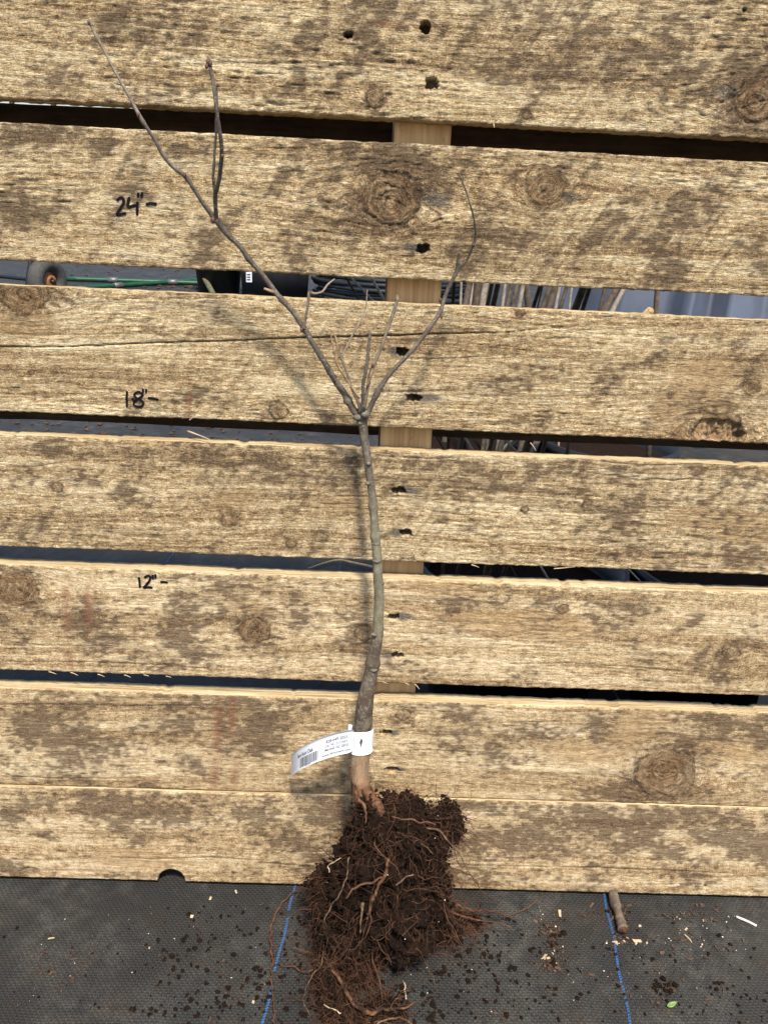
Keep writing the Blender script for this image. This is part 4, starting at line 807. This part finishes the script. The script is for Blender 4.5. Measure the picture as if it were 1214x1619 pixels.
pipe('axle', [-ax*.44+e3*rw, -ax*.02+e3*rw], .009, 'blackmetal', ht)
for s in (-.10, -.36): pipe('rail', [ax*s+e3*.03, ax*s+e3*rw-e2*.02, ax*s+e2*.18+e3*.65, ax*s+e2*.30+e3*1.05], .013, 'blackmetal', ht)
pipe('toe_bar', [ax*-.06-e2*.10+e3*.03, -ax*.40-e2*.10+e3*.03], .012, 'blackmetal', ht); pipe('brace', [-ax*.04+e3*rw, -ax*.22+e2*.12+e3*.34], .009, 'blackmetal', ht)
# green poles with clamps
for k, (a, b, r, cl_, lab) in enumerate((((104, 440.5), (330, 448), .0145, (178, 272), 'long green pole with grey clamps lying beyond the wheel'), ((118, 456), (345, 441), .0135, (180,), 'green pole crossing over the other green pole by the wheel'))):
    A_, B_ = gnd(*a, r)[0], gnd(*b, r)[0]
    if k: A_[2] += .0; B_[2] += .0
    po = empty('green_pole', tuple(A_)); tag(po, lab, 'pole'); pipe('tube', [A_-A_, (B_-A_)*.5, B_-A_], r, 'greenpole', po)
    for cx in cl_:
        t = (cx-a[0])/(b[0]-a[0]); c = (B_-A_)*t; u_ = (B_-A_)/np.linalg.norm(B_-A_); V, Fc, _ = tube(np.array([c-u_*.03, c-u_*.028, c+u_*.028, c+u_*.03]), [r*1.1, r*1.35, r*1.35, r*1.1], 12); mesh_obj('clamp', V, Fc, M['galv'], po)
# nursery pots
def pot(x, y, r, h, label, group=None, soil=True):
    p = empty('nursery_pot', (x, y, 0)); tag(p, label, 'pot', group)
    V, Fc = lathe([(.001, .002), (r*.80, .002), (r*.97, h*.88), (r*1.03, h*.885), (r*1.04, h), (r*.99, h), (r*.93, h*.85), (r*.90, h*.80), (r*.001, h*.80)], 36, False); mesh_obj('body', V, Fc, M['plastic'], p)
    V, Fc = lathe([(.001, h*.83), (r*.5, h*.84), (r*.92, h*.83), (r*.92, h*.81), (.001, h*.805)], 24, False); mesh_obj('soil', V, Fc, M['soil'], p, False); return p
PC = []
for j, (x, y) in enumerate(((.205, .335), (.48, .34), (.20, .62), (.475, .63), (.20, .91), (.47, .92), (.335, 1.19))):
    pot(x, y, .128, .205, 'black nursery pot standing right behind the pallet boards' if j < 2 else 'black nursery pot of saplings further behind the pallet', 'nursery pots just behind the boards' if j < 2 else 'nursery pots further behind'); PC.append((x, y))
g, m = gnd(335, 470); pot(g[0], g[1]+.25, .15, .27, 'black nursery pot between the green poles and the black bin')
# mossy stick
P = [gnd(338, 466, .006)[0], at_y(322, 436, gnd(338, 466)[0][1]+.05)[0], at_y(309, 405, gnd(338, 466)[0][1]+.10)[0]]; tag(pipe('mossy_stick', P, .016, 'moss'), 'mossy grey stick leaning on the black pot beside green poles', 'stick')
# black bin with a paper label
g, m = gnd(430, 476); bw = 56*m; bn = empty('black_bin', (g[0], g[1]+.15, 0)); tag(bn, 'black plastic bin with white paper label beyond the pallet gap', 'bin'); bn.rotation_euler = (0, 0, .12)
bmv = bmesh.new(); bmesh.ops.create_cube(bmv, size=1)
for v in bmv.verts:
    s = .9 if v.co.z < 0 else 1; v.co = Vector((v.co.x*2*bw*s, v.co.y*.30*s, (v.co.z+.5)*.30+.002))
bmesh.ops.bevel(bmv, geom=bmv.edges[:], offset=.012, segments=3, affect='EDGES'); V = np.array([v.co[:] for v in bmv.verts]); bmv.verts.index_update(); Fc = [tuple(v.index for v in f.verts) for f in bmv.faces]; bmv.free(); mesh_obj('body', V, Fc, M['plastic'], bn)
V, Fc = box(-bw*1.06, bw*1.06, -.162, .162, .272, .30); mesh_obj('rim', V, Fc, M['plastic'], bn, False)
V, Fc = box(-bw*.80, -bw*.64, -.1535, -.1515, .10, .19); V[:, 1] += (V[:, 2]-.19)*-.05; lb = mesh_obj('paper_label', V, Fc, M['paper'], bn, False)
for zz in (.112, .126, .140, .168):
    V, Fc = box(-bw*.78, -bw*.68, -.1560, -.1552, zz, zz+.005); V[:, 1] += (V[:, 2]-.19)*-.05; mesh_obj('printed_line', V, Fc, M['print'], lb, False)
# coil of black pipe
g, m = gnd(625, 492); co = empty('pipe_coil', (g[0], g[1]+.35, 0)); tag(co, 'coil of black irrigation pipe lying behind the pallet', 'pipe coil'); P = []
for k in range(6*40):
    a = k/40*2*math.pi; P.append(((.46+.02*math.sin(k*.11))*math.cos(a), (.40+.02*math.cos(k*.13))*math.sin(a), .014+.026*k/40+.004*math.sin(a*1.5)))
V, Fc, _ = tube(np.array(P), np.full(len(P), .0125), 10); mesh_obj('pipe', V, Fc, M['plastic'], co)
# plastic sheeting
n = 320; xsn = np.linspace(.50, 3.0, n); _sx = [at_y(q, 490, 1.62)[0][0] for q in (760, 850, 900, 940, 975, 1000, 1062, 1078, 1136, 1143, 1185, 1214, 1300, 1500)]
yy = np.interp(xsn, _sx, [1.62, 1.68, 1.60, 1.68, 1.58, 1.66, 1.64, 1.55, 1.70, 1.60, 1.63, 1.68, 1.60, 1.70])+.06*(fbm(xsn*4, xsn*0, 3, 2)-.5)
zz = np.linspace(.003, 1.15, 24); V = []
for t_ in (0, .004):
    for x, y in zip(xsn, yy):
        for z in zz: V.append((x+.02*math.sin(z*4+x*6), y+t_+.02*math.sin(z*5+x*3)+.10*z, z))
nz = len(zz); Fc = []
for b in (0, n*nz):
    for i in range(n-1):
        for j in range(nz-1): q = (b+i*nz+j, b+(i+1)*nz+j, b+(i+1)*nz+j+1, b+i*nz+j+1); Fc.append(q if b == 0 else q[::-1])
for i in range(n-1):
    for j in (0, nz-1): Fc.append((i*nz+j, (i+1)*nz+j, n*nz+(i+1)*nz+j, n*nz+i*nz+j))
for i in (0, n-1):
    for j in range(nz-1): Fc.append((i*nz+j, i*nz+j+1, n*nz+i*nz+j+1, n*nz+i*nz+j))
tag(mesh_obj('plastic_sheet', V, Fc, M['sheet'], None), 'pale blue plastic sheeting hanging in folds behind the saplings', 'sheet')
# bare saplings in the pots; px at the second gap, lean, thickness px
SAP = [(716, 9, 2.5, 0), (728, -8, 2, 1), (737, 2, 5, 0), (744, 1, 3, 1), (752, 0, 6, 0), (763, 1, 5, 1), (772, 2, 3, 0), (781, 4, 4, 0), (795, -3, 2.5, 1), (803, 2, 3, 0), (812, 2, 4, 0), (822, 1, 3.5, 1), (834, 2, 5, 0), (846, 8, 3, 0), (852, 3, 1.6, 1), (862, 8, 4, 0), (871, 2, 5, 0), (880, 1, 2.4, 1), (889, 7, 3, 0), (901, 3, 1.6, 1), (914, 10, 6, 0), (925, 8, 3.5, 0), (951, -2, 3, 0), (964, 9, 6, 0), (976, 7, 3.4, 1), (1037, -10, 4, 0)]
GRP = 'bare saplings standing in the black pots'
for j, (px, ln, r, pale) in enumerate(SAP):
    x0, y0 = PC[[0, 2, 4, 6, 3, 5, 1][j % 7]]; yb = y0+random.uniform(-.06, .06); p, m = at_y(px, 475, yb)
    z0 = .165; tl = math.tan(math.radians(ln+2.5)); xb = p[0]-(p[2]-z0)*tl
    xb = min(max(xb, x0-.10), x0+.10) if abs(xb-x0) < .25 else xb
    inpot = any(math.hypot(xb-a, yb-b) < .115 for a, b in PC)
    if not inpot:
        a, b = min(PC, key=lambda q: math.hypot(xb-q[0], yb-q[1])); xb = a+max(-.07, min(.07, xb-a)); yb = b+max(-.07, min(.07, yb-b)); p, m = at_y(px, 475, yb)
    b0 = np.array([xb, yb, z0-.02]); t1 = p; t2 = p+(p-b0)*.55+np.array([.01, 0, 0]); P, R = smooth_path([b0, b0*.5+t1*.5+np.array([random.uniform(-.006, .006), 0, 0]), t1, t2], np.array([1.15, 1.05, 1, .75])*r*m*1.05, 6)
    V, Fc, _ = tube(P-b0, R, 8, .12, j); o = mesh_obj('sapling', V, Fc, M['stempale' if pale else 'stem'], None); o.location = b0
    lk = ('pale bleached ' if pale else 'dark brown ')+('thick ' if r >= 5 else 'thin ' if r < 3 else '')+('leaning ' if abs(ln) >= 7 else 'upright ')
    tag(o, lk+'bare sapling stem in front of the plastic sheet', 'sapling', lk+'sapling stems in the black pots')
    if r > 2.8 and j % 2 == 0:
        q = P[int(len(P)*.72)]-b0; d = np.array([random.uniform(-.06, .06), random.uniform(-.03, .03), .07]); V, Fc, _ = tube(*smooth_path([q, q+d*.6, q+d*1.2+np.array([0, 0, .02])], np.array([.4, .3, .2])*r*m, 4), 6); mesh_obj('side_twig', V, Fc, M['stem'], o)
# pale stakes leaning behind the left of the stringer
for k, (a, b, r, mt, lab) in enumerate((((556, 440), (594, 480), 1.6, 'perlite', 'white thin stake leaning across the black pipe coil'), ((588, 441), (612, 482), 2.2, 'perlite', 'thicker white stake leaning beside the stringer'), ((548, 440), (569, 477), 1.6, 'stem', 'thin dark stake leaning left of the white stakes'))):
    A_, m = at_y(*a, .30); B_, _ = at_y(*b, .30); d = B_-A_; e = A_+d*(A_[2]-.004)/(A_[2]-B_[2]); top = A_-d*.35
    top[1] = A_[1] - .0; V, Fc, _ = tube(*smooth_path([e, A_*.5+B_*.5, top], np.array([1, 1, .8])*r*m, 8), 8, .1, k); o = mesh_obj('stake', V-e, Fc, M[mt], None); o.location = e; tag(o, lab, 'stake')
# cut stick leaning out of the pots
p, m = at_y(1028, 491, .55); P = np.array([[.245, .86, .17], [.245+(p[0]-.245)*.55, .70, .17+(p[2]-.17)*.56], p])
lg = empty('sawn_stick', tuple(P[0])); tag(lg, 'tan cut stick with sawn end leaning out of the black pots', 'stick'); V, Fc, _ = tube(*smooth_path(P-P[0], [.0052, .0056, .0056], 8), 12, .1, 4); mesh_obj('bark', V, Fc, M['straw'], lg)
d = P[2]-P[1]; d /= np.linalg.norm(d); V, Fc, _ = tube(np.array([P[2]-d*.001, P[2]+d*.0012])-P[0], [.0052, .0048], 12); mesh_obj('cut_end', V, Fc, M['sawn'], lg)
# pot label at the right, dry stem on the ground seen through a gap
p, m = at_y(1212, 1104, .19); pl_ = empty('pot_label', (p[0], p[1], 0)); tag(pl_, 'white plastic pot label stuck upright in the ground behind the pallet', 'pot label'); V, Fc = box(-.010, .03, -.0004, .0004, .0, .16); V[:, 2] = np.where(V[:, 2] > .1, p[2]+.03, -.002); mesh_obj('blade', V, Fc, M['paper'], pl_, False)
P = [gnd(486, 899, .002)[0], gnd(530, 886, .006)[0], gnd(560, 890, .006)[0], gnd(612, 902, .002)[0]]; V, Fc, _ = tube(*smooth_path(P, [.0012, .0022, .0024, .0026], 6), 7, .1); tag(mesh_obj('straw', V, Fc, M['straw'], None), 'thin pale dry straw on the ground behind the pallet', 'straw')
# litter seen through the gaps
r = np.random.default_rng(44); P, S = [], []
for _ in range(900):
    x, y = r.uniform(-2.2, .6), r.uniform(.25, 6.5)**1.0; P.append((x, y, 0)); S.append(r.uniform(.002, .009)*(.4+.2*y)*(.5+r.random()))
for _ in range(500): P.append((r.uniform(-1.1, .2), r.uniform(1.25, 1.95), 0)); S.append(r.uniform(.002, .009)*(.4+r.random()))
for _ in range(160): P.append((r.normal(-1.0, .15), r.normal(4.7, .3), 0)); S.append(r.uniform(.006, .022))
V, Fc = crumbs(np.array(P), np.array(S), 15, .4); tag(mesh_obj('leaf_litter', V, Fc, M['chip'], None, False), 'brown leaf litter scattered on the ground behind the pallet', kind='stuff')
